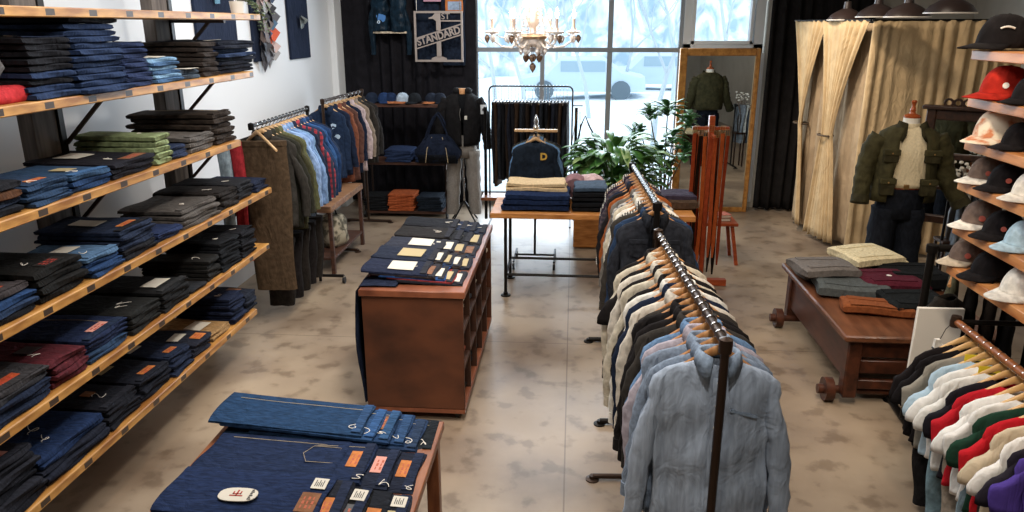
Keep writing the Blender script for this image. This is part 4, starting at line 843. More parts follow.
# the pile's legs fold over on the left of the table
for i, (yy, W, col, lab) in enumerate([(3.0, .28, '#1f3652', 'washed blue jeans legs fanned at the back left of front table'), (2.70, .32, '#1c2740', 'broad indigo jeans legs lying at the left middle of front table'), (2.38, .32, '#1c2844', 'deep indigo jeans legs lying at the front left of front table')]):
    m, top = slab(.62, W, .05, 1300+i, True, .006, nv=12); o = m.obj('laid_jeans', denim(col), loc=(tx0+.36, yy, TZ+.027)); tag(o, lab, 'jeans', 'jeans legs on the left of the front table')
    dress(o, top, .62, W, .05, [('seam', .3)])
# white guarantee tag
m = MB(); c = atz(238, 494, TZ+.104)
def cardpt(x, y, z): return (c.x+x, c.y+y, c.z+z)
t = thing('guarantee_card', 'white oval guarantee card with dark red cactus mark lying on indigo jeans', 'card', (c.x, c.y, TZ+.100))
out = [(.075*spow(math.cos(a), .7), .042*spow(math.sin(a), .8)) for a in [2*PI*k/22 for k in range(22)]]
MB().plate(out, 0, .003).obj('card', PAPER, t)
m = MB(); m.box(-.03, .02, -.012, -.006, .003, .0045, 0); m.box(-.008, -.002, -.012, .026, .003, .0045, 0); m.box(-.022, -.017, 0, .016, .003, .0045, 0); m.box(.006, .011, 0, .018, .003, .0045, 0); m.box(-.022, -.005, 0, .005, .003, .0045, 0); m.box(-.005, .011, 0, .005, .003, .0045, 0); m.obj('cactus_mark', INKR, t)
m = MB()
for q in range(6): m.box(.045, .058-(q % 2)*.004, -.03+q*.011, -.023+q*.011, .003, .0042, 0)
m.obj('card_print', INK, t)
# ---------------------------------------------------------------- pipe-legged table by the window
WZ = .85; A = atz(491, 211, WZ); 
tA, tB, tC, tD = A.x, 1.16, 6.86, 7.55
tw = wood('honey_plank', '#9c5f2c', '#cf8f50', .4, (2, 10, 10), 3, .12)
tt = thing('pipe_leg_table', 'honey wood plank table on black pipe legs holding folded sweaters', 'table', ((tA+tB)/2, (tC+tD)/2, 0)); ox, oy = (tA+tB)/2, (tC+tD)/2
MB().box(tA-ox, tB-ox, tC-oy, tD-oy, WZ-.05, WZ, .004).obj('tabletop', tw, tt)
for x in (tA+.14, tB-.2):
    for y in (tC+.07, tD-.07):
        m = MB(); m.tube([(x-ox, y-oy, .01), (x-ox, y-oy, WZ-.05)], .016, 10); m.lathe([(.05, 0), (.05, .01), (.024, .014), (.022, .04)], (x-ox, y-oy, 0), 14); m.obj('leg', IRON, tt)
    MB().tube([(x-ox, tC+.07-oy, .2), (x-ox, tD-.07-oy, .2)], .014, 8).obj('crossbar', IRON, tt)
for y in (tC+.07, tD-.07): MB().tube([(tA+.14-ox, y-oy, .22), (tB-.2-ox, y-oy, .22)], .014, 8).obj('crossbar', IRON, tt)
KN = fabric('#1b2844', .95, .3, 50, .5); KC = fabric('#c5ab84', .95, .15, 50, .4); KB = fabric('#17181b'); KBL = fabric('#3c4a5a')
sx_ = aty(536, 200, 7.1).x
z = stack(sx_, 7.13, WZ, 3, .44, .60, .06, [(KN, 'navy')], 'knit sweater', 'beneath the cream ones on window table', 'navy sweaters on the window table', (), 1400, rz=PI/2, name='folded_sweater', cat='sweater', turn=.02) if False else None
for k in range(3):
    m, top = slab(.66-.02*k, .42, .062, 1400+k, True, .007, nu=24); o = m.obj('folded_sweater', KN, loc=(sx_+.01*k, 7.14, WZ+.034+k*.056)); tag(o, 'navy knit sweater, %s in the pile beneath the cream ones' % ['lowest', 'middle', 'topmost'][k], 'sweater', 'navy sweaters on the window table')
for k in range(2):
    m, top = slab(.60-.03*k, .34, .045, 1410+k, True, .009, nu=24); o = m.obj('folded_sweater', KC, loc=(sx_, 7.22+.02*k, WZ+.034+.155+k*.038)); tag(o, 'cream knit sweater, %s of two crowning the navy sweater pile' % ['lower', 'upper'][k], 'sweater', 'cream sweaters on the window table')
bx_ = aty(588, 200, 7.15).x
for k in range(5):
    m, top = slab(.32, .40, .05, 1420+k, True, .005); o = m.obj('folded_sweater', KBL if k == 4 else KB, loc=(bx_+.005*k, 7.16, WZ+.026+k*.047)); tag(o, 'slate blue sweater topping the black pile on the window table' if k == 4 else 'black sweater, %s from bottom of pile under slate blue sweater' % ORD[k+1], 'sweater', 'black sweaters on the window table')
for k, (px, py, col, lab) in enumerate([(575, 180, '#8c6a6e', 'dusty mauve rolled towel standing left of the pale pink one'), (590, 178, '#c8aaa8', 'pale pink patterned rolled towel leaning by the leafy plant')]):
    c = aty(px, py, 7.5); t = thing('rolled_towel', lab, 'towel', (c.x, 7.5, WZ+.09+k*.0), (.0, .0, .5*k), 'rolled towels on the window table'); t.scale = (1.35, 1.0, 1.45)
    m = MB(); pts = []; m.tube([(0, -.14+.28*i/6, .01*math.sin(i)+.10) for i in range(7)], [.07, .082, .085, .083, .085, .082, .07], 14, flat=1.1); m.obj('roll', fabric(col), t)
    m = MB(); m.tube([(.03*(q/14)*math.cos(q*.9), -.145, .10+.03*(q/14)*math.sin(q*.9)*1.6) for q in range(15)], .006, 5); m.obj('inner_spiral', fabric(col), t); t.location.z = WZ+.0+.0
    if k: m = MB()
cx_ = aty(628, 180, 7.3).x
for k in range(1):
    m, top = slab(.36, .3, .06, 1440, True, .008); o = m.obj('folded_sweater', fabric('#3a3340'), loc=(aty(676, 195, 7.3).x, 7.3, WZ+.11)); tag(o, 'plum folded sweater on the right part of window table', 'sweater')
    m, top = slab(.36, .34, .1, 1441, True, .008); o = m.obj('folded_jacket', fabric('#4a3a2e'), loc=(aty(676, 195, 7.3).x+.02, 7.28, WZ+.052)); tag(o, 'brown folded jacket under the plum sweater on window table', 'jacket')
# ---------------------------------------------------------------- garment stand behind the table
sp = aty(536, 124, 8.0)
st = thing('garment_stand', 'rolling black stand with a pale wooden crossbar behind the window table', 'clothes rack', (sp.x, 8.0, 0))
MB().tube([(0, 0, .1), (0, 0, 1.52)], .013, 10).obj('pole', IRON, st)
MB().box(-.23, .23, -.025, .025, sp.z-.085, sp.z-.055, .006).obj('crossbar', HWOODP, st)
MB().lathe([(.02, 0), (.035, .03), (.02, .06), (.028, .09), (.012, .14), (0, .16)], (0, 0, sp.z-.06), 14).obj('finial', CHROME, st)
for sx in (-1, 1):
    m = MB(); m.tube([(sx*.22, -.25, .09), (sx*.22, .25, .09)], .012, 8); m.obj('foot_pipe', IRON, st)
    for sy in (-1, 1): m = MB(); m.tube([(sx*.22-.012, sy*.24, .035), (sx*.22+.012, sy*.24, .035)], .035, 12); m.obj('castor', RUBBER, st)
MB().tube([(-.22, 0, .10), (.22, 0, .10)], .012, 8).obj('foot_pipe', IRON, st)
swc = fabric('#1a222c')
for k, (dy, mat, kind, lab, kw) in enumerate([(-.06, swc, 'sweatshirt', 'dark navy sweatshirt with yellow letter D facing the camera on wooden stand', dict(feats=(('letter', 'D', .10, plain('mustard_felt', '#c39a3c', .8), .09, -.26),), L=.68, hw=.245, th=.04, sl=.56)), (.03, denim('#5d7da0'), 'jacket', 'light blue jacket directly behind the letter D sweatshirt', dict(L=.72, hw=.26)), (.11, OLV, 'jacket', 'olive trimmed jacket second behind the letter D sweatshirt', dict(L=.76, hw=.265)), (.19, BLKF, 'jacket', 'black long jacket rearmost behind the letter D sweatshirt', dict(L=.95, hw=.27))]):
    zh = sp.z-.07
    garment(kind, mat, (sp.x, 8.0+dy, zh), 0, lab, kind, 'clothes on the wooden stand', 1500+k, name=kind, **kw); hanger((sp.x, 8.0+dy, zh), 0, 'pale wooden hanger, %s from the front on the wooden stand' % ORD[k+1], 'hangers on the wooden stand', HWOODP)
MB().tube([(0, -.08, sp.z-.088), (0, .22, sp.z-.088)], .009, 8).obj('hanging_rail', IRON, st)
# ---------------------------------------------------------------- window rack of dark trousers
yw = 9.6; w0 = aty(489, 86, yw); w1 = aty(573, 86, yw)
wt = thing('window_rack', 'round-cornered black frame rack of dark trousers in front of the window', 'clothes rack', ((w0.x+w1.x)/2, yw, 0)); hw_ = (w1.x-w0.x)/2; zt = w0.z
m = MB(); pts = [(-hw_, 0, .1), (-hw_, 0, zt-.06)]+[(-hw_+.06-.06*math.cos(a), 0, zt-.06+.06*math.sin(a)) for a in (PI/6, PI/3, PI/2)]+[(hw_-.06+.06*math.sin(a), 0, zt-.06+.06*math.cos(a)) for a in (0, PI/6, PI/3, PI/2)]+[(hw_, 0, .1)]
m.tube(pts, .011, 8); m.obj('frame', IRON, wt)
for sx in (-1, 1):
    MB().tube([(sx*hw_, -.25, .06), (sx*hw_, .25, .06)], .012, 8).obj('foot_pipe', IRON, wt)
    MB().tube([(sx*(hw_+.05), -.02, .1), (sx*(hw_+.05), -.02, 1.56)], .02, 8).obj('upright', IRON, wt)
MB().box(-hw_-.1, hw_+.02, -.18, .12, .38, .42, .004).obj('shelf_board', TBW, wt)
n = 22
for i in range(n):
    x = w0.x+.05+(w1.x-w0.x-.1)*(i+.5)/n; col = ['#1b1a1e', '#22242e', '#2a211c', '#17171a', '#23262c', '#3a2c22'][(i*5) % 6]; cn = ['black', 'navy-black', 'umber', 'coal', 'slate-black', 'brown'][(i*5) % 6]
    hung_trousers((x, yw, zt-.10), PI/2+R.uniform(-.2, .2), fabric(col), '%s trousers, %s from the left on the window rack' % (cn, ORD[i+1]), 'trousers on the window rack', R.uniform(.95, 1.12), .36, .055, 1600+i, taper=.8)
    clip_hanger((x, yw, zt+.012), PI/2, 'clip hanger, %s from the left on the window rack' % ORD[i+1], 'clip hangers on the window rack', .2)
for i, px in enumerate((577, 580)):
    c = aty(px, 112, 9.4); o = MB().bar((c.x, 9.4, c.z), (c.x+(.01 if i else -.05), 9.4, c.z-.36), .03, .008).obj('leather_strap', fabric('#8c6a44')); tag(o, '%s tan leather strap hanging at the right end of window rack' % ['left', 'right'][i], 'strap', 'tan straps at the window rack')
MB().tube([(hw_, .0, 1.58), (hw_+.12, -.2, 1.60)], .008, 6).obj('hook_arm', IRON, wt)
# black shoulder bag behind the stand
c = aty(590, 150, 9.35); t = thing('shoulder_bag', 'black shoulder bag hanging right of the window rack beside the plants', 'bag', (c.x-.02, 9.35, c.z-.1))
m, tp = slab(.36, .12, .30, 1700, False, .006); m.obj('body', BLKF, t); MB().tube([(-.15, 0, .13), (-.1, 0, .4), (-.05, .0, .52), (.0, 0, .4), (.15, 0, .13)], .01, 6).obj('strap', fabric('#2a2420'), t)
# ---------------------------------------------------------------- plants and planter
pc = aty(612, 190, 8.9)
t = thing('potted_peace_lily', 'bushy broad-leaved green plant in low wooden planter in front of window', 'plant', (pc.x, 8.9, 0), group='window plants')
m = MB(); m.lathe([(.16, 0), (.2, .42), (.185, .42), (.17, .38), (0, .38)], n=20); m.obj('pot', plain('clay_pot', '#6a4a3a', .7), t)
LF = leafmat('lily_leaf', '#2f5a2a', '#5c8a3e'); LF2 = leafmat('lily_leaf_pale', '#6a8f4a', '#a3b878'); LF3 = leafmat('dark_leaf', '#26502c', '#4f7f40')
rnd = random.Random(12); m = MB(); m2 = MB(); stm = MB(); tz = pc.z
for i in range(330):
    a = rnd.uniform(0, 2*PI); el = rnd.uniform(-.2, 1.3); r = rnd.uniform(.12, .42); hh = .60+rnd.uniform(0, .68)
    p = Vector((math.cos(a)*r*1.05, math.sin(a)*r*.7, hh*1.0-.18*(r/.4)**2)); d = (math.cos(a)*1.0, math.sin(a)*.8-.25, el)
    leaf(m if i % 6 else m2, p, d, rnd.uniform(.24, .38), rnd.uniform(.09, .14), rnd.uniform(.7, 1.6), .3, 6)
    if i % 3 == 0: stm.tube([(0, 0, .38), (p.x*.5, p.y*.5, p.z*.7), p], .005, 4)
m.obj('foliage', LF, t, solid=.0015, smooth=80); m2.obj('pale_foliage', LF2, t, solid=.0015, smooth=80); stm.obj('stem', plain('lily_stem', '#4c6a34', .6), t)
o = MB().box(-.45, .55, -.3, -.26, .50, .64, .004)
pl = thing('wooden_planter', 'low wooden planter box with pale rim around the bushy plant', 'planter', (pc.x, 8.9, 0))
for (a, b_, c_, d_) in [(-.45, .45, -.3, -.27), (-.45, .45, .27, .3), (-.45, -.42, -.27, .27), (.42, .45, -.27, .27)]: MB().box(a, b_, c_, d_, 0.02, .62, .004).obj('side_board', tw, pl)
pc2 = aty(665, 150, 9.8)
t = thing('potted_schefflera', 'tall glossy-leaved plant on thin stems left of the gilt mirror', 'plant', (pc2.x, 9.8, 0), group='window plants')
MB().lathe([(.12, 0), (.16, .3), (.145, .3), (.13, .27), (0, .27)], n=20).obj('pot', plain('grey_pot', '#55565a', .6), t)
m = MB(); stm = MB()
heads = [((650, 112), .16), ((668, 108), .2), ((690, 118), .12), ((640, 130), .1), ((673, 135), .16), ((660, 150), .16), ((645, 155), .14), ((685, 150), .13), ((668, 165), .12)]
for i, ((px, py), s) in enumerate(heads):
    c = aty(px, py, 9.8); h = Vector((c.x-pc2.x, rnd.uniform(-.15, .1), c.z)); stm.tube([(rnd.uniform(-.03, .03), 0, .27), (h.x*.3, h.y*.3, h.z*.55), (h.x*.8, h.y, h.z*.85), h], [.012, .01, .008, .005], 6)
    for k in range(20): a = 2*PI*k/20+rnd.uniform(-.2, .2); leaf(m, h+Vector((0, 0, rnd.uniform(-.12, .04))), (math.cos(a), math.sin(a), rnd.uniform(-.1, 1.0)), s*1.35, .11, rnd.uniform(.4, 1.2), .25, 5)
m.obj('foliage', LF3, t, solid=.0015, smooth=80); stm.obj('stem', plain('brown_stem', '#5c4a3c', .8), t)
c = aty(635, 125, 9.95); t = thing('potted_dracaena', 'spiky thin-leaved plant between the bushy and the tall plant', 'plant', (c.x, 9.95, 0), group='window plants')
MB().lathe([(.1, 0), (.13, .25), (.115, .25), (.1, .22), (0, .22)], n=18).obj('pot', plain('grey_pot', '#55565a', .6), t)
MB().tube([(0, 0, .22), (.02, 0, .7), (0, 0, c.z-.1)], .012, 6).obj('stem', plain('brown_stem', '#5c4a3c', .8), t)
m = MB()
for i in range(34): a = rnd.uniform(0, 6.28); leaf(m, (0, 0, c.z-.1+rnd.uniform(-.06, .04)), (math.cos(a), math.sin(a), rnd.uniform(-.2, 1.4)), rnd.uniform(.22, .36), .016, .6, .2, 5)
m.obj('foliage', LF3, t, solid=.001, smooth=80)
# ---------------------------------------------------------------- gilt mirror
ml = aty(680, 48, 10.62); mr_ = aty(762, 48, 10.62); mw = (mr_.x-ml.x); 
t = thing('floor_mirror', 'tall gilt-framed mirror standing against the back wall right of window', 'mirror', ((ml.x+mr_.x)/2, 10.62, .0), MIRROR_ROT if 'MIRROR_ROT' in globals() else .06)
GILT = wood('gilt_wood', '#8a5a2a', '#c08a4a', .35, (3, 3, 3), 6, .1); zt = ml.z; hw_ = mw/2
for (a, b_, c_, d_) in [(-hw_, -hw_+.10, 0, zt), (hw_-.06, hw_, 0, zt), (-hw_+.1, hw_-.06, 0, .07), (-hw_+.1, hw_-.06, zt-.10, zt)]:
    MB().box(a, b_, -.025, .025, c_, d_, .01).obj('frame_rail', GILT, t)
MB().box(-hw_+.09, hw_-.05, .0, .012, .06, zt-.09, 0).obj('mirror_glass', plain('silvered_glass', '#d7d9d6', .01, 1), t, smooth=False)
# ---------------------------------------------------------------- belt stand and stool
yb_ = 7.4; c = aty(712, 120, yb_)
REDW = wood('red_stained_wood', '#7a3218', '#a34c26', .35, (3, 3, 14), 2, .08)
t = thing('belt_stand', 'orange-brown wooden post stand hung with leather belts', 'stand', (c.x, yb_, 0))
MB().box(-.028, .028, -.028, .028, .05, 1.72, .006).obj('post', REDW, t)
for a in (0, PI/2): MB().bar((-.26*math.cos(a), -.26*math.sin(a), .04), (.26*math.cos(a), .26*math.sin(a), .04), .07, .06).obj('foot', REDW, t)
for k in range(2):
    z = 1.60-.06*k; MB().bar((-.18 if k == 0 else 0, 0 if k == 0 else -.2, z), (.17 if k == 0 else 0, 0 if k == 0 else .15, z), .022, .03).obj('arm', REDW, t)
bc = [('#8c3a1e', 'russet'), ('#17120f', 'black'), ('#8c3e1e', 'orange-brown'), ('#22170f', 'espresso'), ('#8a3418', 'chestnut'), ('#9c4a22', 'tan'), ('#1a1410', 'jet'), ('#7a2f18', 'oxblood')]
for k in range(16):
    col, nm = bc[k % 8]; x = c.x-.165+.0205*k; y = yb_-.075+.045*((k*2) % 5)/1.3; L = [1.35, 1.25, 1.45, 1.3, 1.2, 1.38][k % 6]
    b = thing('leather_belt', '%s leather belt, %s from the left on the belt stand' % (nm, ORD[k+1]), 'belt', (x, y, 1.60-.05*R.random()), rot=R.uniform(-.5, .5), group='belts on the wooden stand')
    m = MB(); pts = [(.005*math.sin(v*5+k), .01*math.sin(v*3+k*2), -.03-L*v) for v in [q/8 for q in range(9)]]; rings = []
    for q, p in enumerate(pts): w_ = .019*(1 if q < 8 else .4); rings.append([(p[0]-w_, p[1]-.002, p[2]), (p[0]+w_, p[1]-.002, p[2]), (p[0]+w_, p[1]+.002, p[2]), (p[0]-w_, p[1]+.002, p[2])])
    m.rings(rings); m.obj('strap', fabric(col, .45, .12, 20, .1), b)
    m = MB(); m.tube([(-.022, 0, -.03), (-.022, 0, .03), (.022, 0, .03), (.022, 0, -.03), (-.022, 0, -.03)], .0035, 6); m.tube([(0, 0, .03), (0, -.004, -.028)], .003, 5); m.obj('buckle', plain('old_brass', '#b08a58', .35, .9), b)
sc1 = atz(712, 205, .48); ys = 8.3; xs = aty(714, 210, ys).x
t = thing('wooden_stool', 'reddish wooden stool behind the belt stand, carrying two books', 'stool', (xs, ys, 0))
MB().box(-.24, .24, -.2, .2, .44, .475, .008).obj('seat', REDW, t)
for sx in (-1, 1):
    for sy in (-1, 1): MB().bar((sx*.18, sy*.14, .44), (sx*.25, sy*.19, 0), .038, .038).obj('leg', REDW, t)
for k, (h, lab) in enumerate([('#8c7a66', 'grey-brown book, lower of two lying on the reddish stool'), ('#a8543c', 'brick red book, upper of two lying on the reddish stool')]):
    b = thing('book', lab, 'book', (xs+.05, ys-.03, .476+k*.036), .1+.15*k, 'books on the stool'); MB().box(-.11, .11, -.08, .08, .004, .030, .001).obj('pages', PAPER, b); m = MB(); m.box(-.113, .113, -.083, .083, 0, .004, 0); m.box(-.113, .113, -.083, .083, .030, .034, 0); m.box(-.116, -.112, -.083, .083, 0, .034, 0); m.obj('cover', plain('cover_'+h[1:], h, .6), b)
# ---------------------------------------------------------------- chandelier
ch = aty(533, 20, 6.5); CH_X = ch.x
t = thing('crystal_chandelier', 'crystal chandelier with candle bulbs hanging before the window', 'chandelier', (ch.x, 6.5, 2.15))
CRY = plain('crystal', '#f7eee6', .05, 0, .9, Transmission_Weight=.3, IOR=1.5); AMB = plain('smoky_crystal', '#8a6c56', .1, .2, .8, Transmission_Weight=.3)
BRS = plain('pale_brass', '#c9a88a', .3, .8)
MB().lathe([(0, .22), (.05, .225), (.10, .26), (.11, .30), (.09, .315), (.03, .33), (.03, .38), (.055, .42), (.06, .5), (.03, .56), (.025, .62), (.05, .66), (.03, .72), (.012, .75)], n=20).obj('body', CRY, t)
MB().lathe([(.085, .285), (.118, .29), (.122, .31), (.09, .33)], n=24).obj('gallery_ring', BRS, t)
MB().tube([(0, 0, .75), (0, 0, CZ-2.15)], .006, 6).obj('chain', BRS, t)
def drop(m, x, y, z, s): m.lathe([(0, -s*1.6), (s*.42, -s*.95), (s*.5, -s*.55), (s*.28, -s*.15), (0, 0)], (x, y, z), 6)
BULB = emit('candle_glow', '#ffe2bc', 30)
for k in range(6):
    a = 2*PI*k/6+.12; ca_, sa_ = math.cos(a), math.sin(a); Rr = .34
    arm = MB(); pts = [(ca_*r_, sa_*r_, z_) for r_, z_ in [(.03, .33), (.10, .27), (.18, .22), (.26, .23), (.32, .27), (Rr, .33)]]; arm.tube(pts, .010, 6); ao = arm.obj('arm', CRY, t)
    MB().lathe([(.012, .325), (.055, .335), (.06, .35), (.025, .355), (.018, .38), (0, .38)], (ca_*Rr, sa_*Rr, 0), 12).obj('candle_cup', CRY, ao)
    MB().lathe([(.012, .37), (.012, .45), (0, .452)], (ca_*Rr, sa_*Rr, 0), 10).obj('candle', plain('ivory_candle', '#e8cfc0', .5), ao)
    MB().lathe([(0, .45), (.011, .465), (.015, .485), (.008, .515), (0, .535)], (ca_*Rr, sa_*Rr, 0), 10).obj('bulb', BULB, ao)
    for q in range(3):
        b = a+(q-1)*.16; m = MB(); drop(m, math.cos(b)*Rr*(1.0 if q != 1 else 1.12), math.sin(b)*Rr*(1.0 if q != 1 else 1.12), .325, .045); m.obj('crystal_drop', AMB if q == 1 else CRY, ao)
    # bead string from the crown to the arm
    m = MB(); sp_ = [(ca_*(.05+(Rr-.05)*v), sa_*(.05+(Rr-.05)*v), .66*(1-v)+.35*v-.22*math.sin(v*PI)*.8) for v in [q/14 for q in range(15)]]; m.tube(sp_, .003, 4)
    for q in range(1, 14): v = q/14; rr_ = .05+(Rr-.05)*v; zz_ = .66*(1-v)+.35*v-.22*math.sin(v*PI)*.8; m.lathe([(0, -.009), (.009, 0), (0, .009)], (ca_*rr_, sa_*rr_, zz_), 5)
    m.obj('bead_string', CRY, t); m = MB(); m.tube([(ca_*(.10-.06*v), sa_*(.10-.06*v), .33+.36*v) for v in (0, .5, 1)], .003, 4)
    for q in range(12): v = q/12; m.lathe([(0, -.010), (.010, 0), (0, .010)], (ca_*(.10-.06*v), sa_*(.10-.06*v), .33+.36*v), 5)
    m.obj('bead_string', CRY, t)
    m = MB(); drop(m, ca_*.09, sa_*.09, .27, .05); m.obj('crystal_drop', CRY, t)
    m = MB(); drop(m, math.cos(a-.2)*.10, math.sin(a-.2)*.10, .22, .042); m.tube([(math.cos(a-.2)*.10, math.sin(a-.2)*.10, .22), (math.cos(a-.2)*.10, math.sin(a-.2)*.10, .29)], .003, 4); m.obj('crystal_drop', CRY, t)
    m = MB(); drop(m, math.cos(a+.3)*.065, math.sin(a+.3)*.065, .17, .046); m.tube([(math.cos(a+.3)*.065, math.sin(a+.3)*.065, .17), (math.cos(a+.3)*.065, math.sin(a+.3)*.065, .26)], .003, 4); m.obj('crystal_drop', AMB, t)
m = MB(); drop(m, 0, 0, .1, .055); m.tube([(0, 0, .1), (0, 0, .23)], .003, 4); m.obj('crystal_drop', AMB, t)
pl_ = bpy.data.lights.new('chandelier_glow', 'POINT'); pl_.energy = 14; pl_.color = (1, .8, .6); pl_.shadow_soft_size = .1; po = bpy.data.objects.new('chandelier_glow', pl_); po.location = (0, 0, .62); po.parent = t; COL.objects.link(po); pl_.energy = 22
# ---------------------------------------------------------------- caps
def cap(loc, rz, label, crown, brim=None, group='caps on the right shelves', feats=(), s=1.0, flop=0):
    t = thing('baseball_cap', label, 'cap', loc, rz, group); brim = brim or crown; t.scale = (s, s, s)
    m = MB(); rings = []; n = 24
    for k in range(10):
        v = k/9; a = v*PI/2; r = math.cos(a)**.72 if k < 9 else .02; z = .114*math.sin(a)**1.0
        rings.append([(.098*r*math.cos(q)+(.012*(1-v) if math.cos(q) < 0 else 0)+flop*z, .082*r*math.sin(q)*(1-.0*v), .008+z*(1+.10*math.cos(q)*(1-v)*v*2)) for q in [2*PI*i/n for i in range(n)]])
    m.rings(rings, cap0=False); m.obj('crown', crown, t, solid=.003, smooth=60)
    # curved brim
    vs = []; nu, nv = 14, 5
    for i in range(nu+1):
        th_ = -1.12+2.24*i/nu
        for j in range(nv+1):
            e = j/nv; r0x = .095*math.cos(th_); r0y = .080*math.sin(th_); ext = .092*math.cos(th_*1.15)**.6 if abs(th_*1.15) < PI/2 else 0
            x = r0x+ext*e; y = r0y*(1+.05*e); vs.append((x, y, .012-.012*e*1.2-.9*y*y*(0.4+e)+.012))
    m = MB(); m.add(vs, [(i*(nv+1)+j, (i+1)*(nv+1)+j, (i+1)*(nv+1)+j+1, i*(nv+1)+j+1) for i in range(nu) for j in range(nv)]); m.obj('brim', brim, t, solid=.004, smooth=60)
    MB().lathe([(.008, 0), (.007, .004), (0, .006)], (flop*.114, 0, .120), 10).obj('button', crown, t)
    for f in feats:
        if f[0] == 'badge': MB().lathe([(f[2], -.002), (f[2], .003), (0, .004)], n=14).obj('badge', f[1], t, loc=(.094, f[3], .062), rot=(0, PI/2-.35, 0))
        if f[0] == 'sidebadge': MB().lathe([(f[2], -.002), (f[2], .003), (0, .004)], n=14).obj('badge', f[1], t, loc=(.097*math.cos(.75), .083*math.sin(.75), .055), rot=(0, PI/2-.2, .75))
        if f[0] == 'mark': MB().tube([(.094*math.cos(.6+.5*q/6), .080*math.sin(.6+.5*q/6), .075+.006*math.sin(q/6*PI)) for q in range(7)], .0035, 6).obj('embroidered_mark', f[1], t)
    return t
HSX = 2.1; HS = []
hb = wood('cap_shelf_wood', '#9a5a2c', '#d0925a', .4, (8, 1.2, 8), 3, .12)
hs = thing('cap_shelving', 'six stepped honey wood shelves with caps at the right edge', 'shelving', (HSX+.2, 3.5, 0))
ends = [(972, 50), (968, 97), (965, 140), (958, 180), (953, 224), (947, 264)]
for (px, py) in ends:
    e = atx(px, py, HSX); HS.append(e); MB().box(0-.2, .28, 2.3-3.5, e.y-3.5, e.z-.05, e.z, .004).obj('shelf_board', hb, hs)
for yy in (4.05, 2.6):
    MB().box(.28, .32, yy-.03-3.5, yy+.03-3.5, 0, 2.9, .003).obj('post', IRON, hs)
    for e in HS: MB().bar((.28, yy-3.5, e.z-.2), (.0, yy-3.5, e.z-.055), .02, .02).obj('bracket', IRON, hs)
CBLK = fabric('#191617'); CRED = fabric('#a3271c'); CGRY = fabric('#6b5b52'); CWH = fabric('#d9d3c8'); CORG = None
def splash():
    m, t, b = newmat('orange_tie_dye'); noise_mix(t, b, lin('#d9cbb4'), lin('#c07a52'), 22, 4, lo=.5, hi=.64); b.inputs['Roughness'].default_value = .9; return m
def capat(px, py, k, rz, *a, **kw): z = HS[k].z+.002; return cap((HSX+.13, y_for(px, HSX+.13, z), z), rz, *a, **kw)
SPL = splash(); RB = plain('red_badge', '#a34838', .6); WB = plain('white_badge', '#d8d2c8', .6); LBL = fabric('#a9c0cc')
fw_ = PI+.35
capat(1003, 45, 0, fw_, 'black cap with small white lettering on the topmost cap shelf', CBLK, feats=(('mark', WB),), s=1.45)
capat(1005, 90, 1, fw_, 'bright red cap with round white badge on second cap shelf', CRED, feats=(('sidebadge', WB, .011),), s=1.35)
capat(1034, 104, 1, fw_, 'black cap half out of frame right of the red cap', CBLK, s=1.1)
capat(998, 142, 2, fw_+.2, 'cream cap with orange tie-dye blotches on third cap shelf', SPL, s=1.4)
capat(1022, 155, 2, fw_, 'black cap behind the tie-dye cap at the frame edge', CBLK, s=1.05)
capat(988, 184, 3, fw_, 'grey-brown cap with white brim and red badge, fourth cap shelf', CGRY, CWH, feats=(('sidebadge', RB, .012),), s=1.1)
capat(1008, 196, 3, fw_, 'black cap right of white-brimmed cap on fourth cap shelf', CBLK, feats=(('sidebadge', RB, .012),), s=1.1)
capat(1034, 212, 3, fw_, 'white cap at frame edge on fourth cap shelf', CWH, s=1.1)
capat(982, 230, 4, fw_, 'brown cap with white brim and pink badge, fifth cap shelf', CGRY, CWH, feats=(('sidebadge', RB, .014),), s=1.15)
capat(1003, 247, 4, fw_, 'black cap with round badge right of brown cap, fifth shelf', CBLK, feats=(('sidebadge', RB, .012),), s=1.1)
capat(1026, 262, 4, fw_, 'pale blue cap at frame edge on the fifth cap shelf', LBL, s=1.1)
capat(968, 271, 5, fw_, 'taupe cap with beige brim, leftmost on the lowest cap shelf', CGRY, fabric('#b3a48f'), feats=(('sidebadge', RB, .014),), s=1.1)
capat(992, 290, 5, fw_, 'black cap in the middle of the lowest cap shelf', CBLK, s=1.15)
capat(1024, 312, 5, fw_, 'white cap with strap at right end of the lowest cap shelf', CWH, s=1.2)
# ---------------------------------------------------------------- coloured t-shirt rack beneath the caps
tz = 1.03; ta = atz(957, 322, tz); te = (ta.x, 2.3)
t = thing('wooden_rail_rack', 'wooden rail on dark pipe brackets holding coloured t-shirts, bottom right', 'clothes rack', (ta.x, 3.1, 0))
MB().tube([(0, ta.y-3.1, tz), (0, te[1]-3.1, tz)], .02, 12).obj('rail', wood('brown_rail', '#6e3e20', '#96592f', .4), t)
MB().lathe([(.028, -.03), (.03, 0), (.026, .03), (0, .035)], (0, ta.y-3.1+.01, tz), 12).obj('elbow_joint', IRONB, t)
for yy in (ta.y+.0, 2.4):
    m = MB(); m.tube([(0, yy-3.1, tz), (.42, yy-3.1, tz)], .014, 10); m.obj('bracket_pipe', IRON, t)
    m = MB(); m.tube([(.42, yy-3.1, 0), (.42, yy-3.1, tz+.1)], .018, 10); m.obj('upright', IRON, t)
MB().tube([(.42, ta.y-3.1, .45), (.0, ta.y-3.1, .45)], .014, 8).obj('bracket_pipe', IRON, t)
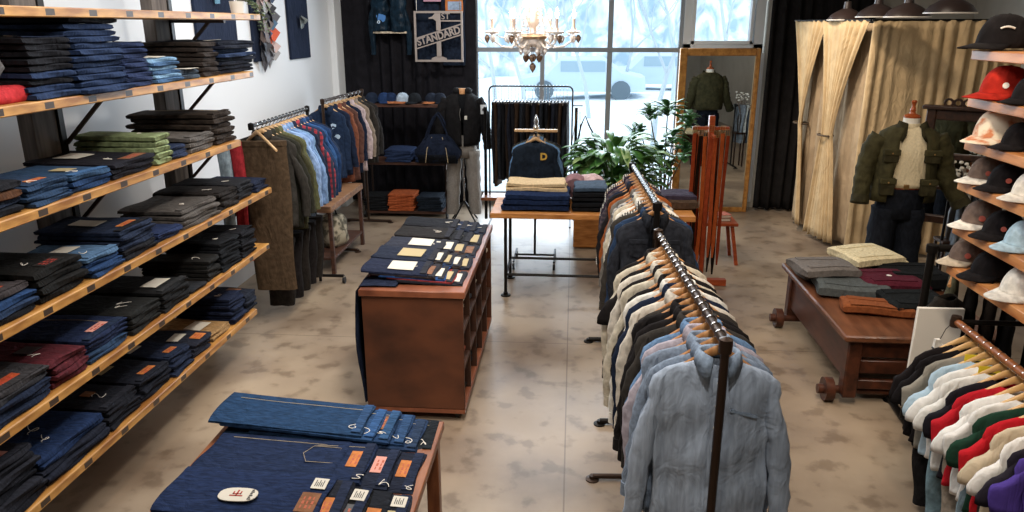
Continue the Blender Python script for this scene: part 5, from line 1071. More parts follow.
tees = [('#1d191a', 'black'), ('#1a1718', 'second black'), ('#8b8478', 'stone grey'), ('#a9c0cf', 'light blue'), ('#e2dfda', 'white'), ('#dedbd4', 'soft white'), ('#1d1b20', 'coal black'), ('#b4202a', 'red'), ('#e4e1dc', 'bright white'), ('#e0dcd6', 'clean white'), ('#1e3a2c', 'dark green'), ('#b81f28', 'bold red'), ('#c9b79c', 'sand'), ('#e2ddd6', 'plain white'), ('#26222a', 'charcoal'), ('#4c3a86', 'purple')]
y_ = ta.y-.10
for i, (h, nm) in enumerate(tees):
    y = y_-i*.068; rz = -.10+R.uniform(-.05, .05)
    lab = '%s t-shirt, %s from the far end of wooden rail rack' % (nm, ORD[i+1])
    garment('tee', fabric(h, .9, .06), (ta.x, y, tz+.018), rz, lab, 't-shirt', 't-shirts on the wooden rail rack', 1800+i, name='t_shirt', L=.66, hw=.24, th=.022)
    hg = hanger((ta.x, y, tz+.018), rz, 'wooden hanger, %s from the far end of wooden rail rack' % ORD[i+1], 'hangers on the wooden rail rack', wood('light_hanger_wood', '#c99a5e', '#dfb880', .4))
    if i in (3, 5):
        c = Vector((ta.x-.03, y+.004, tz-.13)); o = thing('price_card', 'yellow price card hanging on the %s t-shirt hanger' % nm, 'card', c, rz, 'yellow price cards')
        MB().box(-.06, .05, -.004, -.002, -.05, .075, 0).obj('card', plain('yellow_card', '#e0c62c', .7), o); MB().box(-.045, .02, -.0055, -.004, .035, .042, 0).obj('print', INK, o); MB().box(-.045, .03, -.0055, -.004, .015, .020, 0).obj('print', INK, o)
# dark clothes hanging low beneath the t-shirts
for i, (h, nm) in enumerate([('#1b1919', 'black'), ('#6f8790', 'grey-blue'), ('#94887a', 'beige'), ('#7f929b', 'pale slate'), ('#3a3634', 'charcoal')]):
    hung_trousers((ta.x-.02, ta.y-.2-.16*i, .66), 0, fabric(h), '%s trousers on the low rail, %s from far end beneath the t-shirts' % (nm, ORD[i+1]), 'trousers beneath the t-shirts', .52, .4, .09, 1900+i)
MB().tube([(-.02, ta.y-3.1, .60), (-.02, 2.4-3.1, .60)], .012, 8).obj('lower_rail', IRON, t)
c = (ta.x-.06, ta.y+.02, tz-.14); o = thing('hanging_charm', 'small black and white sneaker-shaped charm dangling at the rail end', 'charm', c)
m = MB(); m.rings([[(x*.8, dy+.0, z) for x, z in [(-.035, -.02), (.03, -.02), (.04, -.005), (.01, .005), (0, .03), (-.035, .03)]] for dy in (-.012, .012)]); m.obj('upper', CWH, o); MB().box(-.033, .033, -.014, .014, -.03, -.018, .004).obj('sole', RUBBER, o)
MB().tube([(0, 0, .03), (.02, 0, .09), (.06, 0, .14)], .002, 5).obj('cord', IRON, o)
# white board leaning behind
c0 = aty(922, 308, ta.y+.35); c1_ = aty(962, 308, ta.y+.35)
o = MB().box(-.13, .13, -.012, .012, .48, c0.z, .002).obj('white_board', plain('white_board_paint', '#d6cfc4', .6), loc=((c0.x+c1_.x)/2, ta.y+.36, 0)); tag(o, 'plain white upright board behind the black t-shirt and wooden rail', 'board')
# dark pipe rack with jackets and drape, beside the bench
pz = 1.22; e0 = atz(936, 248, pz)
pr_ = pipe_frame('pipe_rack', 'black pipe clothes rack between the bench and the lowest cap shelf', (e0.x, e0.y), (e0.x+.62, e0.y-.05), pz, legs=(0, 1), r=.024)
for i, (h, nm, lab) in enumerate([('#4c4a3a', 'jacket', 'faded olive jacket nearest the elbow of the right-hand pipe rack'), ('#1c1a18', 'jacket', 'black jacket second from the elbow of the right-hand pipe rack'), ('#2a231e', 'jacket', 'brown-black jacket third from the elbow of right-hand pipe rack'), ('#1a1818', 'jacket', 'black coat farthest from the elbow of right-hand pipe rack')]):
    garment('jacket', fabric(h), (e0.x+.14+.12*i, e0.y-.01*i, pz+.02), PI/2-.5, lab, 'jacket', 'jackets on the right-hand pipe rack', 1950+i, name='jacket', L=.85, quick=True); hanger((e0.x+.14+.12*i, e0.y-.01*i, pz+.02), PI/2-.5, 'wooden hanger, %s from the elbow of the right-hand pipe rack' % ORD[i+1], 'hangers on the right-hand pipe rack', HWOOD)
dr = garment('coat', fabric('#211d19'), (e0.x-.04, e0.y-.30, pz-.10), .5, 'long black-brown coat hanging at the near side of right-hand pipe rack', 'coat', None, 1970, name='coat', L=1.0, hw=.17, th=.05, quick=True)
# ---------------------------------------------------------------- carved mirror cabinet behind the caps
my = 7.65; A = aty(938, 107, my)
CAR = wood('carved_dark_wood', '#1e120c', '#3a2317', .4, (3, 3, 3), 9, .5)
t = thing('carved_mirror', 'dark carved wooden mirror stand behind the cap shelves', 'mirror', (A.x+.36, my, 0), math.radians(-33)); hw_ = .42; zt = A.z
for (a, b_, c_, d_) in [(-hw_, -hw_+.09, .0, zt), (hw_-.09, hw_, .0, zt), (-hw_+.09, hw_-.09, zt-.14, zt-.04), (-hw_+.09, hw_-.09, .62, .70), (-hw_+.09, hw_-.09, zt-.52, zt-.46), (-hw_+.09, hw_-.09, zt-.83, zt-.79)]: MB().box(a, b_, -.03, .03, c_, d_, .01).obj('frame_rail', CAR, t)
MB().box(-hw_-.04, hw_+.04, -.06, .05, zt-.04, zt, .01).obj('cornice', CAR, t)
m = MB()
for k in range(7): m.tube([(-.24+.08*k+.035*math.cos(q), -.01, zt+.03+.035*math.sin(q)*(1.5 if k == 3 else 1)) for q in [PI*2*j/10 for j in range(11)]], .012, 6)
m.obj('carved_crest', CAR, t)
MB().box(-hw_+.08, hw_-.08, .0, .01, .70, zt-.13, 0).obj('mirror_glass', plain('silvered_glass', '#d7d9d6', .01, 1), t, smooth=False)
for i in range(11):
    x = A.x+.02+i*.055; h = ['#6c7278', '#a9a79f', '#3a4048', '#8c8f90', '#c2bbae', '#545960'][i % 6]
    hung_trousers((x, 7.0, 1.24), PI/2-.3, fabric(h), '%s garment, %s from the left hanging before the carved mirror' % (['steel grey', 'pale stone', 'slate', 'ash grey', 'cream', 'dark grey'][i % 6], ORD[i+1]), 'grey garments before the carved mirror', .7, .34, .045, 2000+i, name='hanging_garment', cat='clothing')
pipe_frame('pipe_rack', 'short black rail of grey garments before the carved mirror', (A.x-.05, 7.0), (A.x+.68, 7.0), 1.13, r=.013)
c = aty(951, 166, 7.25); t = thing('dried_flowers', 'white dried flowers beside the caps, before the carved mirror', 'flowers', (c.x, 7.05, c.z-.1)); m = MB(); stm = MB(); rnd = random.Random(8)
for i in range(26):
    p = Vector((rnd.uniform(-.12, .12), rnd.uniform(-.08, .08), rnd.uniform(.02, .18))); m.lathe([(0, -.016), (.02, -.004), (.018, .01), (0, .016)], p, 6); stm.tube([(0, 0, -.25), p], .002, 4)
m.obj('blossom', plain('dry_white', '#d8d2c4', .8), t); stm.obj('stem', plain('brown_stem', '#5c4a3c', .8), t)
MB().lathe([(.04, -.55), (.05, -.3), (.03, -.22), (.025, -.25), (0, -.5)], n=14).obj('vase', plain('dark_vase', '#2a2420', .3), t)
o = MB().box(-.32, .32, -.12, .12, 0, 1, .01); c2 = t.location
sd = thing('side_stand', 'small dark wooden stand under the dried flowers', 'stand', (c2.x, c2.y, 0)); MB().box(-.1, .1, -.1, .1, c2.z-.58, c2.z-.55, .004).obj('top_board', CAR, sd)
for sx in (-1, 1):
    for sy in (-1, 1): MB().box(sx*.08-.012, sx*.08+.012, sy*.08-.012, sy*.08+.012, 0, c2.z-.58, .003).obj('leg', CAR, sd)
# ---------------------------------------------------------------- low wooden cart bench with folded sweaters
bz = .55; p1 = atz(782, 264, bz); p2 = atz(854, 334, bz); BX0 = (p1.x+p2.x)/2; BX1 = BX0+1.02; BY0 = p2.y; BY1 = p1.y
CW = wood('oxblood_cart_wood', '#2c160e', '#562e1d', .4, (8, 1.5, 8), 2, .15); CW2 = wood('worn_top_wood', '#452718', '#764a32', .35, (8, 1.5, 8), 2, .15)
t = thing('low_cart_bench', 'low dark red wooden cart bench on wooden wheels carrying folded sweaters', 'bench', ((BX0+BX1)/2, (BY0+BY1)/2, 0)); lx = .51; ly = (BY1-BY0)/2
MB().box(-lx-.03, lx+.03, -ly-.04, ly+.04, bz-.05, bz, .012).obj('top_board', CW2, t)
for sy in (-1, 1):
    for (z0_, z1_) in ((.12, .19), (.24, .34), (.36, .49)): MB().box(-lx+.05, lx-.05, sy*(ly-.06)-.02, sy*(ly-.06)+.02, z0_, z1_, .006).obj('end_rail', CW, t)
    for sx in (-1, 1): MB().box(sx*(lx-.07)-.05, sx*(lx-.07)+.05, sy*(ly-.06)-.05, sy*(ly-.06)+.05, .06, bz-.05, .01).obj('leg', CW, t)
for sx in (-1, 1): MB().box(sx*(lx-.06)-.02, sx*(lx-.06)+.02, -ly+.1, ly-.1, .18, bz-.05, .006).obj('side_panel', CW, t)
for sy in (-1, 1):
    MB().tube([(-lx-.10, sy*(ly-.10), .085), (lx+.10, sy*(ly-.10), .085)], .03, 10).obj('axle', CW, t)
    for sx in (-1, 1):
        m = MB(); m.tube([(sx*(lx+.02), sy*(ly-.10), .085), (sx*(lx+.08), sy*(ly-.10), .085)], .085, 18); wv = m.obj('wheel', CW, t); MB().tube([(sx*(lx+.07), sy*(ly-.10), .085), (sx*(lx+.12), sy*(ly-.10), .085)], .035, 12).obj('hub', CW, wv)
FG = 'folded sweaters on the cart bench'
def sweater(px, py, k, h, W, L, rz, lab, T=.085, lift=0, feats=()):
    c = atz(px, py, bz+T/2+lift); m, top = slab(L, W, T, 2100+k, True, .008, nu=24, nv=12, sag=.0); o = m.obj('folded_sweater', fabric(h, .95, .15, 50, .3), loc=(c.x, c.y, bz+T/2+.004+lift), rot=(0, 0, rz)); tag(o, lab, 'sweater', FG)
    for f in feats: MB().lathe([(f[1], 0), (f[1]*.6, .003), (0, .003)], n=8).obj('logo', f[0], o, loc=(f[2], f[3], top(f[2], f[3])))
    for sgn in (-1, 1):
        m = sheet_on(top, -L*.40, L*.30, sgn*W*.30-.035, sgn*W*.30+.035, .0, 8, .005); m.obj('folded_sleeve', fabric(h, .95, .15, 50, .3), o)
sweater(824, 270, 1, '#625c58', .40, .50, .1, 'grey marl sweater, lower of two at left end of bench')
sweater(824, 268, 2, '#6a6460', .36, .46, .15, 'grey marl sweater, upper of two at left end of bench', lift=.085)
sweater(850, 286, 3, '#4e5252', .44, .54, -.15, 'slate grey sweater in the middle front of bench', T=.10)
sweater(868, 258, 4, '#c7b791', .46, .50, .2, 'cream sweater, lower of two at the back of bench')
sweater(866, 256, 5, '#cfc09c', .42, .46, .3, 'cream sweater, upper of two at the back of bench', lift=.085)
sweater(888, 283, 6, '#4c1a26', .40, .48, .1, 'maroon sweater with white logo in the middle of bench', T=.12, feats=((WB, .022, 0, 0),))
sweater(912, 276, 7, '#141516', .42, .50, .0, 'black sweater right of maroon one on the bench', T=.12)
sweater(914, 303, 8, '#17191a', .36, .46, .1, 'charcoal black sweater at the right front of bench', T=.10)
sweater(877, 308, 9, '#7d4628', .22, .50, -.15, 'rust brown sweater with white logo at front edge of bench', T=.07, feats=((WB, .014, .12, -.03),))
# ---------------------------------------------------------------- dress-form mannequins
def worn_trousers(t, mat, hipz, L, hip=.175, spread=.09, rthigh=.10, rhem=.085, seed=0, folds=.006, belt=None, y=0, name='trousers'):
    m = MB(); rnd = random.Random(seed); n = 20
    m.rings([[(w_*math.cos(a), y+d*math.sin(a), z) for a in [2*PI*i/n for i in range(n)]] for z, w_, d in [(hipz+.02, .15, .10), (hipz-.06, hip*.97, .118), (hipz-.16, hip, .12), (hipz-.26, hip*.95, .11)]])
    for s in (-1, 1):
        rr = []
        for k in range(16):
            v = k/15; z = hipz-.18-(L-.18)*v; r = rthigh+(rhem-rthigh)*v; cx = s*(spread+.035*v); rr.append([(cx+r*(1+.07*math.sin(v*30+seed+2*math.cos(a)))*math.cos(a)*(.95), y+r*1.05*math.sin(a)*(1+.06*math.sin(v*23+a*2))+.01*math.sin(v*6), z+(.006*math.sin(a*3) if k == 15 else 0)) for a in [2*PI*i/14 for i in range(14)]])
        m.rings(rr, cap1=False)
    o = m.obj(name, mat, t, smooth=180)
    if belt:
        m = MB(); m.rings([[(w_*math.cos(a), y+d*math.sin(a), z) for a in [2*PI*i/n for i in range(n)]] for z, w_, d in [(hipz-.02, .152, .106), (hipz-.02, .160, .112), (hipz+.022, .158, .110), (hipz+.022, .15, .104)]]); bo = m.obj('belt', belt, t)
        MB().box(-.02, .02, y-.118, y-.11, hipz-.018, hipz+.02, .003).obj('buckle', plain('old_brass', '#b08a58', .35, .9), bo)
    return o
def body_loft(t, name, mat, spec, open_=0, n=36, amp=.004, seed=0, solid=.006, y=0):
    rnd = random.Random(seed); ph = [rnd.uniform(0, 6) for _ in range(4)]; rings = []
    for j, (z, w_, d, zsd) in enumerate(spec):
        o_ = open_[j] if isinstance(open_, (list, tuple)) else open_; ring = []
        for i in range(n+1 if open_ else n):
            a = -PI/2+o_+(2*PI-2*o_)*i/n if open_ else -PI/2+2*PI*i/n
            c = math.cos(a); s = math.sin(a); k = 1+amp*12*math.sin(ph[0]+a*5+j*.7)*(j/len(spec)); ring.append((w_*spow(c, .9)*k, y+d*spow(s, .85)*k+amp*math.sin(j*1.9+ph[1]+c*3), z+(zsd-z)*abs(c)**1.6))
        rings.append(ring)
    m = MB(); m.rings(rings, closed=not open_, cap0=False, cap1=False); return m.obj(name, mat, t, solid=solid, smooth=180)
def arm_loft(t, name, mat, path, r0, r1, seed=0, cuffm=None):
    pts = [Vector(p) for p in path]; dense = []
    for i in range(len(pts)-1):
        for q in range(5): dense.append(pts[i].lerp(pts[i+1], q/5))
    dense.append(pts[-1]); nn = len(dense); m = MB(); m.tube(dense, [(r0+(r1-r0)*i/(nn-1))*(1+.06*math.sin(i*2.1+seed)) for i in range(nn)], 14, flat=.9); o = m.obj(name, mat, t, smooth=180)
    if cuffm: d = (pts[-1]-pts[-2]).normalized(); MB().tube([pts[-1]-d*.05, pts[-1]+d*.012], [r1*1.12, r1*1.15], 14).obj('cuff', cuffm, o)
    return o
# olive jacket mannequin
mx_, my_ = aty(893, 240, 6.88).x, 6.88; topz = aty(898, 100, my_).z
t = thing('dressed_mannequin', 'dress form in olive jacket, cream sweater, dark jeans and brown belt', 'mannequin', (mx_, my_, 0), -.1)
t.scale = (1.16,)*3; H_ = topz/1.16
OJ = fabric('#3b3723', .8, .3, 18, .35); OJ2 = fabric('#322e1e', .8, .3, 18, .35); CKN = fabric('#dacbaa', .95, .08, 70, .4)
zN = H_-.13  # neck top
MB().lathe([(.058, 0), (.060, .012), (.05, .022), (.025, .03), (.018, .045), (.022, .055), (.020, .065), (.012, .085), (.016, .105), (.020, .120), (.012, .130), (0, .132)], (0, 0, zN), 18).obj('neck_cap', wood('red_finial', '#7a3414', '#a8552a', .25), t)
MB().lathe([(.075, -.17), (.066, -.1), (.058, -.04), (.058, .0), (0, .0)], (0, 0, zN), 18).obj('neck', plain('white_calico', '#d9d2c6', .8), t)
sh = zN-.12
body_loft(t, 'sweater', CKN, [(sh+.055, .062, .06, sh+.06), (sh+.02, .11, .085, sh+.04), (sh-.05, .17, .11, sh+.0), (sh-.14, .19, .125, sh-.1), (sh-.22, .175, .12, sh-.21), (sh-.30, .165, .112, sh-.30), (sh-.37, .165, .115, sh-.37), (sh-.40, .158, .11, sh-.40)], seed=3, amp=.002)
o = MB(); o.lathe([(.060, -.01), (.068, .0), (.066, .028), (.060, .03)], (0, 0, sh+.05), 20); o.obj('collar_rib', CKN, t)
body_loft(t, 'jacket', OJ, [(sh+.065, .075, .07, sh+.07), (sh+.035, .13, .1, sh+.05), (sh-.03, .20, .13, sh+.01), (sh-.12, .225, .15, sh-.08), (sh-.22, .225, .155, sh-.22), (sh-.34, .225, .15, sh-.34), (sh-.45, .235, .155, sh-.45), (sh-.51, .23, .15, sh-.51)], open_=[.55, .50, .42, .40, .44, .50, .56, .6], seed=5, amp=.006, solid=.01)
for s in (-1, 1):
    m = MB(); m.add([(s*.045, -.085, sh+.085), (s*.095, -.03, sh+.10), (s*.135, -.06, sh+.01), (s*.085, -.135, sh-.045), (s*.055, -.12, sh-.0)], [(0, 1, 2, 3, 4)]); m.obj('lapel', OJ2, t, solid=.01)
    for (zz, hh) in ((sh-.11, .09), (sh-.33, .12)):
        m = MB(); x = s*.145; yy = -.135; m.box(x-.052, x+.052, yy-.022, yy+.03, zz-hh, zz, .006); po = m.obj('patch_pocket', OJ2, t); m = MB(); m.box(x-.058, x+.058, yy-.030, yy+.02, zz-.035, zz+.008, .004); m.obj('pocket_flap', OJ, po); MB().lathe([(.007, 0), (0, .003)], n=8).obj('button', plain('old_brass', '#b08a58', .35, .9), po, loc=(x, yy-.031, zz-.02), rot=(PI/2, 0, 0))
    arm_loft(t, 'sleeve', OJ, [(s*.19, 0, sh-.03), (s*.245, .0, sh-.12), (s*.275, .0, sh-.25), (s*(.295 if s < 0 else .33), -.03, sh-.38), (s*(.31 if s < 0 else .42), -.08, sh-.52)], .088, .060, 3, OJ2)
worn_trousers(t, denim('#15181f'), sh-.39, 1.12, seed=4, belt=fabric('#7a3a22', .5), rthigh=.108, rhem=.098)
m = MB(); m.tube([(0, 0, .03), (0, 0, sh-.6)], .014, 8); m.obj('stand_pole', IRON, t); MB().lathe([(.16, 0), (.16, .012), (.03, .03), (0, .03)], n=24).obj('stand_base', IRON, t)
# black jacket mannequin
mx_, my_ = aty(464, 190, 9.75).x, 9.75; topz = aty(461, 86, my_).z
t = thing('dressed_mannequin', 'dress form in black hooded work jacket and grey sweatpants beside the denim bag', 'mannequin', (mx_, my_, 0), .1)
zN = topz-.04; sh = zN-.11; BJ = fabric('#191819', .85, .25, 18, .3); SWP = fabric('#857f78', .95, .12, 60, .3)
MB().lathe([(.055, -.14), (.052, -.05), (.054, .0), (.05, .01), (0, .012)], (0, 0, zN), 18).obj('neck', wood('bare_wood_neck', '#b07a50', '#c9986c', .4), t)
body_loft(t, 'undershirt', fabric('#111214'), [(sh+.05, .062, .06, sh+.055), (sh+.01, .12, .09, sh+.03), (sh-.1, .18, .115, sh-.06), (sh-.3, .17, .115, sh-.3)], seed=3, amp=.002)
body_loft(t, 'jacket', BJ, [(sh+.06, .08, .075, sh+.06), (sh+.03, .13, .1, sh+.05), (sh-.03, .20, .13, sh+.01), (sh-.12, .225, .15, sh-.08), (sh-.30, .23, .155, sh-.3), (sh-.45, .225, .15, sh-.45), (sh-.55, .215, .145, sh-.55), (sh-.60, .19, .135, sh-.60)], open_=[.5, .35, .2, .1, .05, .04, .04, .04], seed=6, amp=.006, solid=.01)
m = MB(); m.tube([(.09*math.cos(a), .02+.075*math.sin(a), sh+.085) for a in [-1.1+(PI+2.2)*k/12 for k in range(13)]], [.03]+[.042]*11+[.03], 10); m.obj('hood', BJ, t, smooth=180)
for s in (-1, 1): arm_loft(t, 'sleeve', BJ, [(s*.18, 0, sh-.03), (s*.245, 0, sh-.13), (s*.285, 0, sh-.32), (s*.31, -.02, sh-.48), (s*.33, -.06, sh-.64)], .09, .055, 5, fabric('#26231f'))
m = MB().box(.235, .315, -.09, -.075, sh-.20, sh-.08, .004); pb_ = m.obj('shoulder_patch', plain('white_patch', '#cfd2d4', .7), t, rot=(0, 0, .0)); m = MB(); m.plate([(.03*math.cos(a)*(1 if i % 2 else .45)+.275, .03*math.sin(a)*(1 if i % 2 else .45)+sh-.14) for i, a in enumerate([2*PI*k/12 for k in range(12)])], -.094, -.091, lambda x, y, z: (x, z, y)); m.obj('maple_mark', INK, pb_)
MB().box(.03, .065, -.165, -.158, sh-.26, sh-.21, .003).obj('chest_label', plain('white_label', '#cdc9bd', .7), t)
m = MB(); m.tube([(-.02, -.155, sh-.12), (-.03, -.165, sh-.20), (-.02, -.165, sh-.27)], .006, 6); m.obj('lanyard', CHROME, t)
worn_trousers(t, SWP, sh-.50, sh-.50-.13, seed=5, rthigh=.108, rhem=.085, spread=.118)
m = MB(); m.tube([(0, 0, .3), (0, 0, sh-.6)], .012, 8); m.obj('stand_pole', CHROME, t)
for k in range(4): a = PI/4+k*PI/2; MB().tube([(0, 0, .30), (.11*math.cos(a), .11*math.sin(a), .16), (.24*math.cos(a), .24*math.sin(a), .012)], .011, 6).obj('stand_leg', IRON, t)
# ---------------------------------------------------------------- back shelving with caps
yb = 10.15; L0 = aty(364, 103, yb).x; R0 = aty(447, 103, yb).x; zs = [aty(447, q, yb).z for q in (103, 160, 208)]
t = thing('cap_rack', 'dark wheeled three-tier shelf rack with caps before the black curtain', 'shelving', ((L0+R0)/2, yb, 0)); hw_ = (R0-L0)/2
for z in zs: MB().box(-hw_, hw_, -.22, .22, z-.04, z, .004).obj('shelf_board', wood('dark_brown_board', '#33211a', '#543528', .5), t)
for sx in (-1, 1):
    for sy in (-1, 1):
        MB().tube([(sx*hw_, sy*.22, .09), (sx*hw_, sy*.22, zs[0]+.01)], .014, 8).obj('upright', IRONB, t)
        m = MB(); m.tube([(sx*hw_-.015, sy*.22, .05), (sx*hw_+.015, sy*.22, .05)], .05, 16); m.obj('castor', RUBBER, t)
for k, (px, h, h2, lab) in enumerate([(372, '#1f2838', None, 'dark blue cap at left end of the cap rack'), (384, '#24385c', None, 'blue cap second from left on the cap rack'), (391, '#1e2c48', '#a86a44', 'navy cap with tan brim, third from left on cap rack'), (403, '#a3b3c2', '#a0623f', 'pale grey-blue cap in the middle of cap rack'), (415, '#1d2024', None, 'charcoal cap right of the pale cap on cap rack'), (432, '#202632', '#a86a44', 'navy cap with tan brim at right end of cap rack'), (440, '#1d222c', None, 'black cap tucked at the right end of cap rack')]):
    cap((aty(px, 100, yb-.05).x, yb-.05, zs[0]+.002), -PI/2+R.uniform(-.5, .5), lab, fabric(h), fabric(h2) if h2 else None, 'caps on the back rack', s=1.1)
for k, (px, n, h, nm, zi, W) in enumerate([(401, 5, '#24304a', 'dark blue', 1, .36), (428, 4, '#1f2c44', 'navy', 1, .30), (376, 6, '#1c1d1f', 'black', 2, .32), (402, 7, '#a1522f', 'rust orange', 2, .36), (430, 6, '#1e242c', 'blue-black', 2, .34)]):
    stack(aty(px, 160, yb-.05).x, yb-.05, zs[zi], n, .38, W, .034, [(fabric(h), nm)], 'folded trousers', '%s shelf of the back cap rack' % ['', 'middle', 'bottom'][zi], 'folded trousers on the back rack', (), 2300+k, rz=PI/2, name='folded_trousers')
# denim duffel bag
c = aty(439, 155, 9.62); t = thing('duffel_bag', 'dark denim duffel bag with a leather patch hanging in front of rack', 'bag', (c.x, 9.60, zs[1]+.04)); t.scale = (1.12, 1.0, 1.1)
m = MB(); rings = []
for k in range(13):
    u = -1+2*k/12; w_ = .27*u; sz = (1-abs(u)**3.5)**.5 if abs(u) < 1 else .15; rings.append([(w_*(1-.25*max(0, math.sin(a))), -.02+.13*max(sz, .35)*math.cos(a)+.008*math.sin(k+a*3), .17+.19*max(sz, .4)*math.sin(a)*(1.0 if math.sin(a) > 0 else .85)) for a in [2*PI*i/16 for i in range(16)]])
m.rings(rings); b = m.obj('body', denim('#1b2232'), t, smooth=180)
MB().box(-.05, .05, -.135, -.122, .27, .31, .003).obj('leather_patch', LEATHER, t, rot=(-.25, 0, 0))
for yy in (-.1, .06): MB().tube([(-.14, yy, .3), (-.10, yy, .42), (-.04, yy, .55), (.0, yy, .60), (.04, yy, .55), (.10, yy, .42), (.14, yy, .3)], .011, 6).obj('handle', denim('#1b2232'), t)
m = MB(); m.rings([[(x, -.02+.136*math.cos(a), .17+.155*math.sin(a)) for a in [PI*1.08+PI*.84*i/10 for i in range(11)]] for x in (-.22, 0, .22)], closed=False); m.obj('base_panel', denim('#15171c'), t, solid=.006)
for s in (-1, 1): m = MB(); m.tube([(s*.13, -.155, .04), (s*.11, -.15, .2), (s*.06, -.09, .33)], .004, 5); m.obj('stitching', THREAD, t)
# ---------------------------------------------------------------- curtain display: jackets, jeans and the hanging sign
cy_ = 10.62
def hang_on_wall(kind, px, py, lab, mat, seed, feats=(), **kw):
    c = aty(px, py, cy_); return garment(kind, mat, (c.x, cy_, c.z), 0, lab, kw.pop('cat', 'jacket'), 'clothes hung on the black curtain', seed, name=kind, feats=feats, **kw)
c = aty(390, 33, cy_); zt = c.z
LJ = fabric('#122330', .35, .4, 14, .4)
j = garment('jacket', LJ, (c.x, cy_, c.z+.62), 0, 'glossy dark teal jacket with blue galaxy print hanging high on black curtain', 'jacket', None, 2401, name='jacket', L=.60, hw=.25, th=.05, sl=.66, feats=(('blot', plain('galaxy_blue', '#3f78b8', .4), -.10, -.43, .085, 3), ('blot', plain('galaxy_white', '#c9dbe8', .4), -.13, -.47, .03, 4)))
MB().rings([[(.245*math.cos(a), .065*math.sin(a), z) for a in [2*PI*i/24 for i in range(24)]] for z in (-.60, -.625)]).obj('pale_hem', fabric('#c9b9a2'), j)
cj = aty(437, 60, cy_+.05)
t = hung_trousers((cj.x-.12, cy_+.06, cj.z+1.05), 0, denim('#1a2230'), 'dark jeans hanging on the curtain behind left half of the sign', 'clothes hung on the black curtain', .95, .34, .05, 2410, name='hanging_jeans', cat='jeans', taper=.9)
t = hung_trousers((cj.x+.24, cy_+.06, cj.z+.98), 0, denim('#1a2230'), 'dark jeans hanging on the curtain behind right half of the sign', 'clothes hung on the black curtain', .95, .34, .05, 2411, name='hanging_jeans', cat='jeans', taper=.9)
c = aty(454, 3, cy_-.03); o = thing('paper_poster', 'small tan-framed photograph card above the right of the sign', 'poster', (c.x, cy_-.02, c.z-.12)); MB().box(-.12, .12, -.012, -.002, 0, .4, .002).obj('frame', LEATHER, o); MB().box(-.085, .10, -.016, -.012, .03, .14, 0).obj('photograph', fabric('#8ea0b8'), o)
c = aty(432, 0, cy_-.03); o = thing('pink_card', 'small pink card hanging high above the sign centre', 'card', (c.x, cy_-.02, c.z-.02)); MB().box(-.12, .12, -.006, -.002, 0, .12, .001).obj('card', plain('pink_paper', '#b98a9c', .7), o)
sy_ = 10.45; s0 = aty(413.5, 11, sy_); s1 = aty(463.5, 62, sy_); SWd = s1.x-s0.x; SHt = s0.z-s1.z
STL = plain('brushed_sign_metal', '#a0948d', .5, .2)
t = thing('hanging_sign', 'square metal cut-out sign reading 1st Standard hung on black curtain', 'sign', ((s0.x+s1.x)/2, sy_, s1.z))
a = SWd/2; e = .028
for q in [(-a, -a+e, 0, SHt), (a-e, a, 0, SHt), (-a+e, a-e, 0, e), (-a+e, a-e, SHt-e, SHt)]: MB().box(q[0], q[1], -.008, .008, q[2], q[3], .002).obj('frame_bar', STL, t)
MB().box(-.03, .03, -.007, .007, .06, .262, .002).obj('numeral_stem', STL, t); MB().box(-.03, .03, -.007, .007, .41, SHt-.03, .002).obj('numeral_stem', STL, t)
m = MB(); m.plate([(-.11, .02), (.11, .02), (.10, .05), (.05, .07), (-.05, .07), (-.10, .05)], -.007, .007, lambda x, y, z: (x, z, y)); m.obj('numeral_foot', STL, t)
m = MB(); m.plate([(-.03, SHt-.03), (-.03, SHt-.13), (-.07, SHt-.10), (-.13, SHt-.10), (-.13, SHt-.085), (-.08, SHt-.07), (-.045, SHt-.03)], -.007, .007, lambda x, y, z: (x, z, y)); m.obj('numeral_flag', STL, t)
MB().box(.03, a-e, -.007, .007, SHt-.135, SHt-.118, .001).obj('crossbar', STL, t)
text_obj('ST', .11, STL, t, (.10, -.004, SHt-.072), (PI/2, 0, 0), 'lettering', .005)
ang = math.atan2(.19, SWd)
for off in (0.27, .405): MB().bar((-a+e*.5, 0, off-.10), (a-e*.5, 0, off-.10+.19), .012, .016, (0, 0, 1)).obj('band_bar', STL, t)
m = text_obj('STANDARD', .135, STL, t, (0, -.004, .335), (PI/2, -ang, 0), 'lettering', .005, sx=.86, bold=.004)
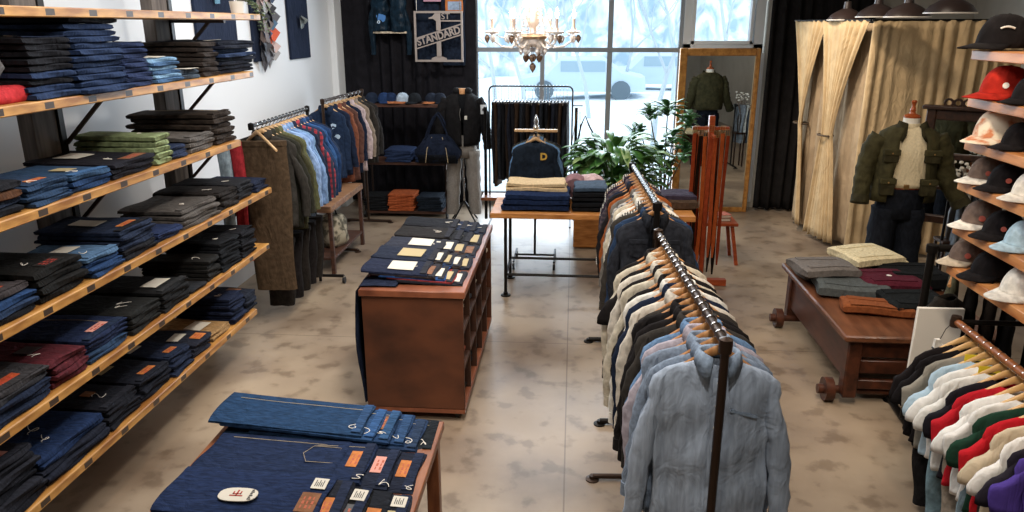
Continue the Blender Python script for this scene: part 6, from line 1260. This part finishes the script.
for sx in (-1, 1): MB().tube([(sx*(a-.04), 0, SHt), (sx*(a-.04)-.0, .02, SHt+.5)], .005, 5).obj('chain', CHROME, t)
# ---------------------------------------------------------------- side table by the left racks
za = .75; A = atz(345, 207, za); B2 = atz(366, 183, za); tx = -2.42
TBX = wood('side_table_wood', '#6a4630', '#9a7454', .5)
t = thing('side_table', 'weathered wooden work table beneath the left corner rack', 'table', (B2.x-.24, (A.y+B2.y)/2, 0)); hy = (B2.y-A.y)/2
MB().box(-.26, .20, -hy, hy, za-.07, za, .006).obj('tabletop', TBX, t)
for sx in (-1, 1):
    for sy in (-1, 1): MB().box(sx*.19-.02-.02, sx*.19+.02-.02, sy*(hy-.05)-.025, sy*(hy-.05)+.025, 0, za-.07, .004).obj('leg', wood('dark_brown_board', '#33211a', '#543528'), t)
MB().box(-.2, .18, -hy+.05, hy-.05, .15, .18, .003).obj('lower_shelf', wood('dark_brown_board', '#33211a', '#543528'), t)
c = aty(358, 250, A.y+.45); g_ = thing('camouflage_sack', 'crumpled camouflage sack standing under the weathered work table', 'bag', (B2.x-.22, A.y+.55, .182))
def camo():
    m, t_, b = newmat('camouflage_cloth'); noise_mix(t_, b, lin('#4a4538'), lin('#a39a86'), 12, 4, lo=.42, hi=.55); b.inputs['Roughness'].default_value = .9; return m
m = MB(); m.rings([[(r*math.cos(q)*(1+.12*math.sin(q*4+z*20)), r*1.25*math.sin(q)*(1+.1*math.sin(q*5+z*15)), z) for q in [2*PI*i/20 for i in range(20)]] for r, z in [(.12, 0), (.16, .06), (.165, .16), (.15, .26), (.12, .33), (.06, .35)]]); m.obj('body', camo(), g_, smooth=180)
m = MB(); m.tube([(-.06, 0, .33), (-.04, 0, .40), (.04, 0, .40), (.06, 0, .33)], .01, 6); m.obj('handle', BLKF, g_)
c = thing('small_bowl', 'small pale dish sitting on the near end of weathered work table', 'dish', (B2.x-.16, A.y+.25, za)); MB().lathe([(.03, 0), (.06, .03), (.055, .03), (.028, .008), (0, .008)], n=16).obj('bowl', CWH, c); MB().lathe([(.04, .03), (.03, .06), (0, .065)], n=12).obj('cloth_roll', CBLK, c)
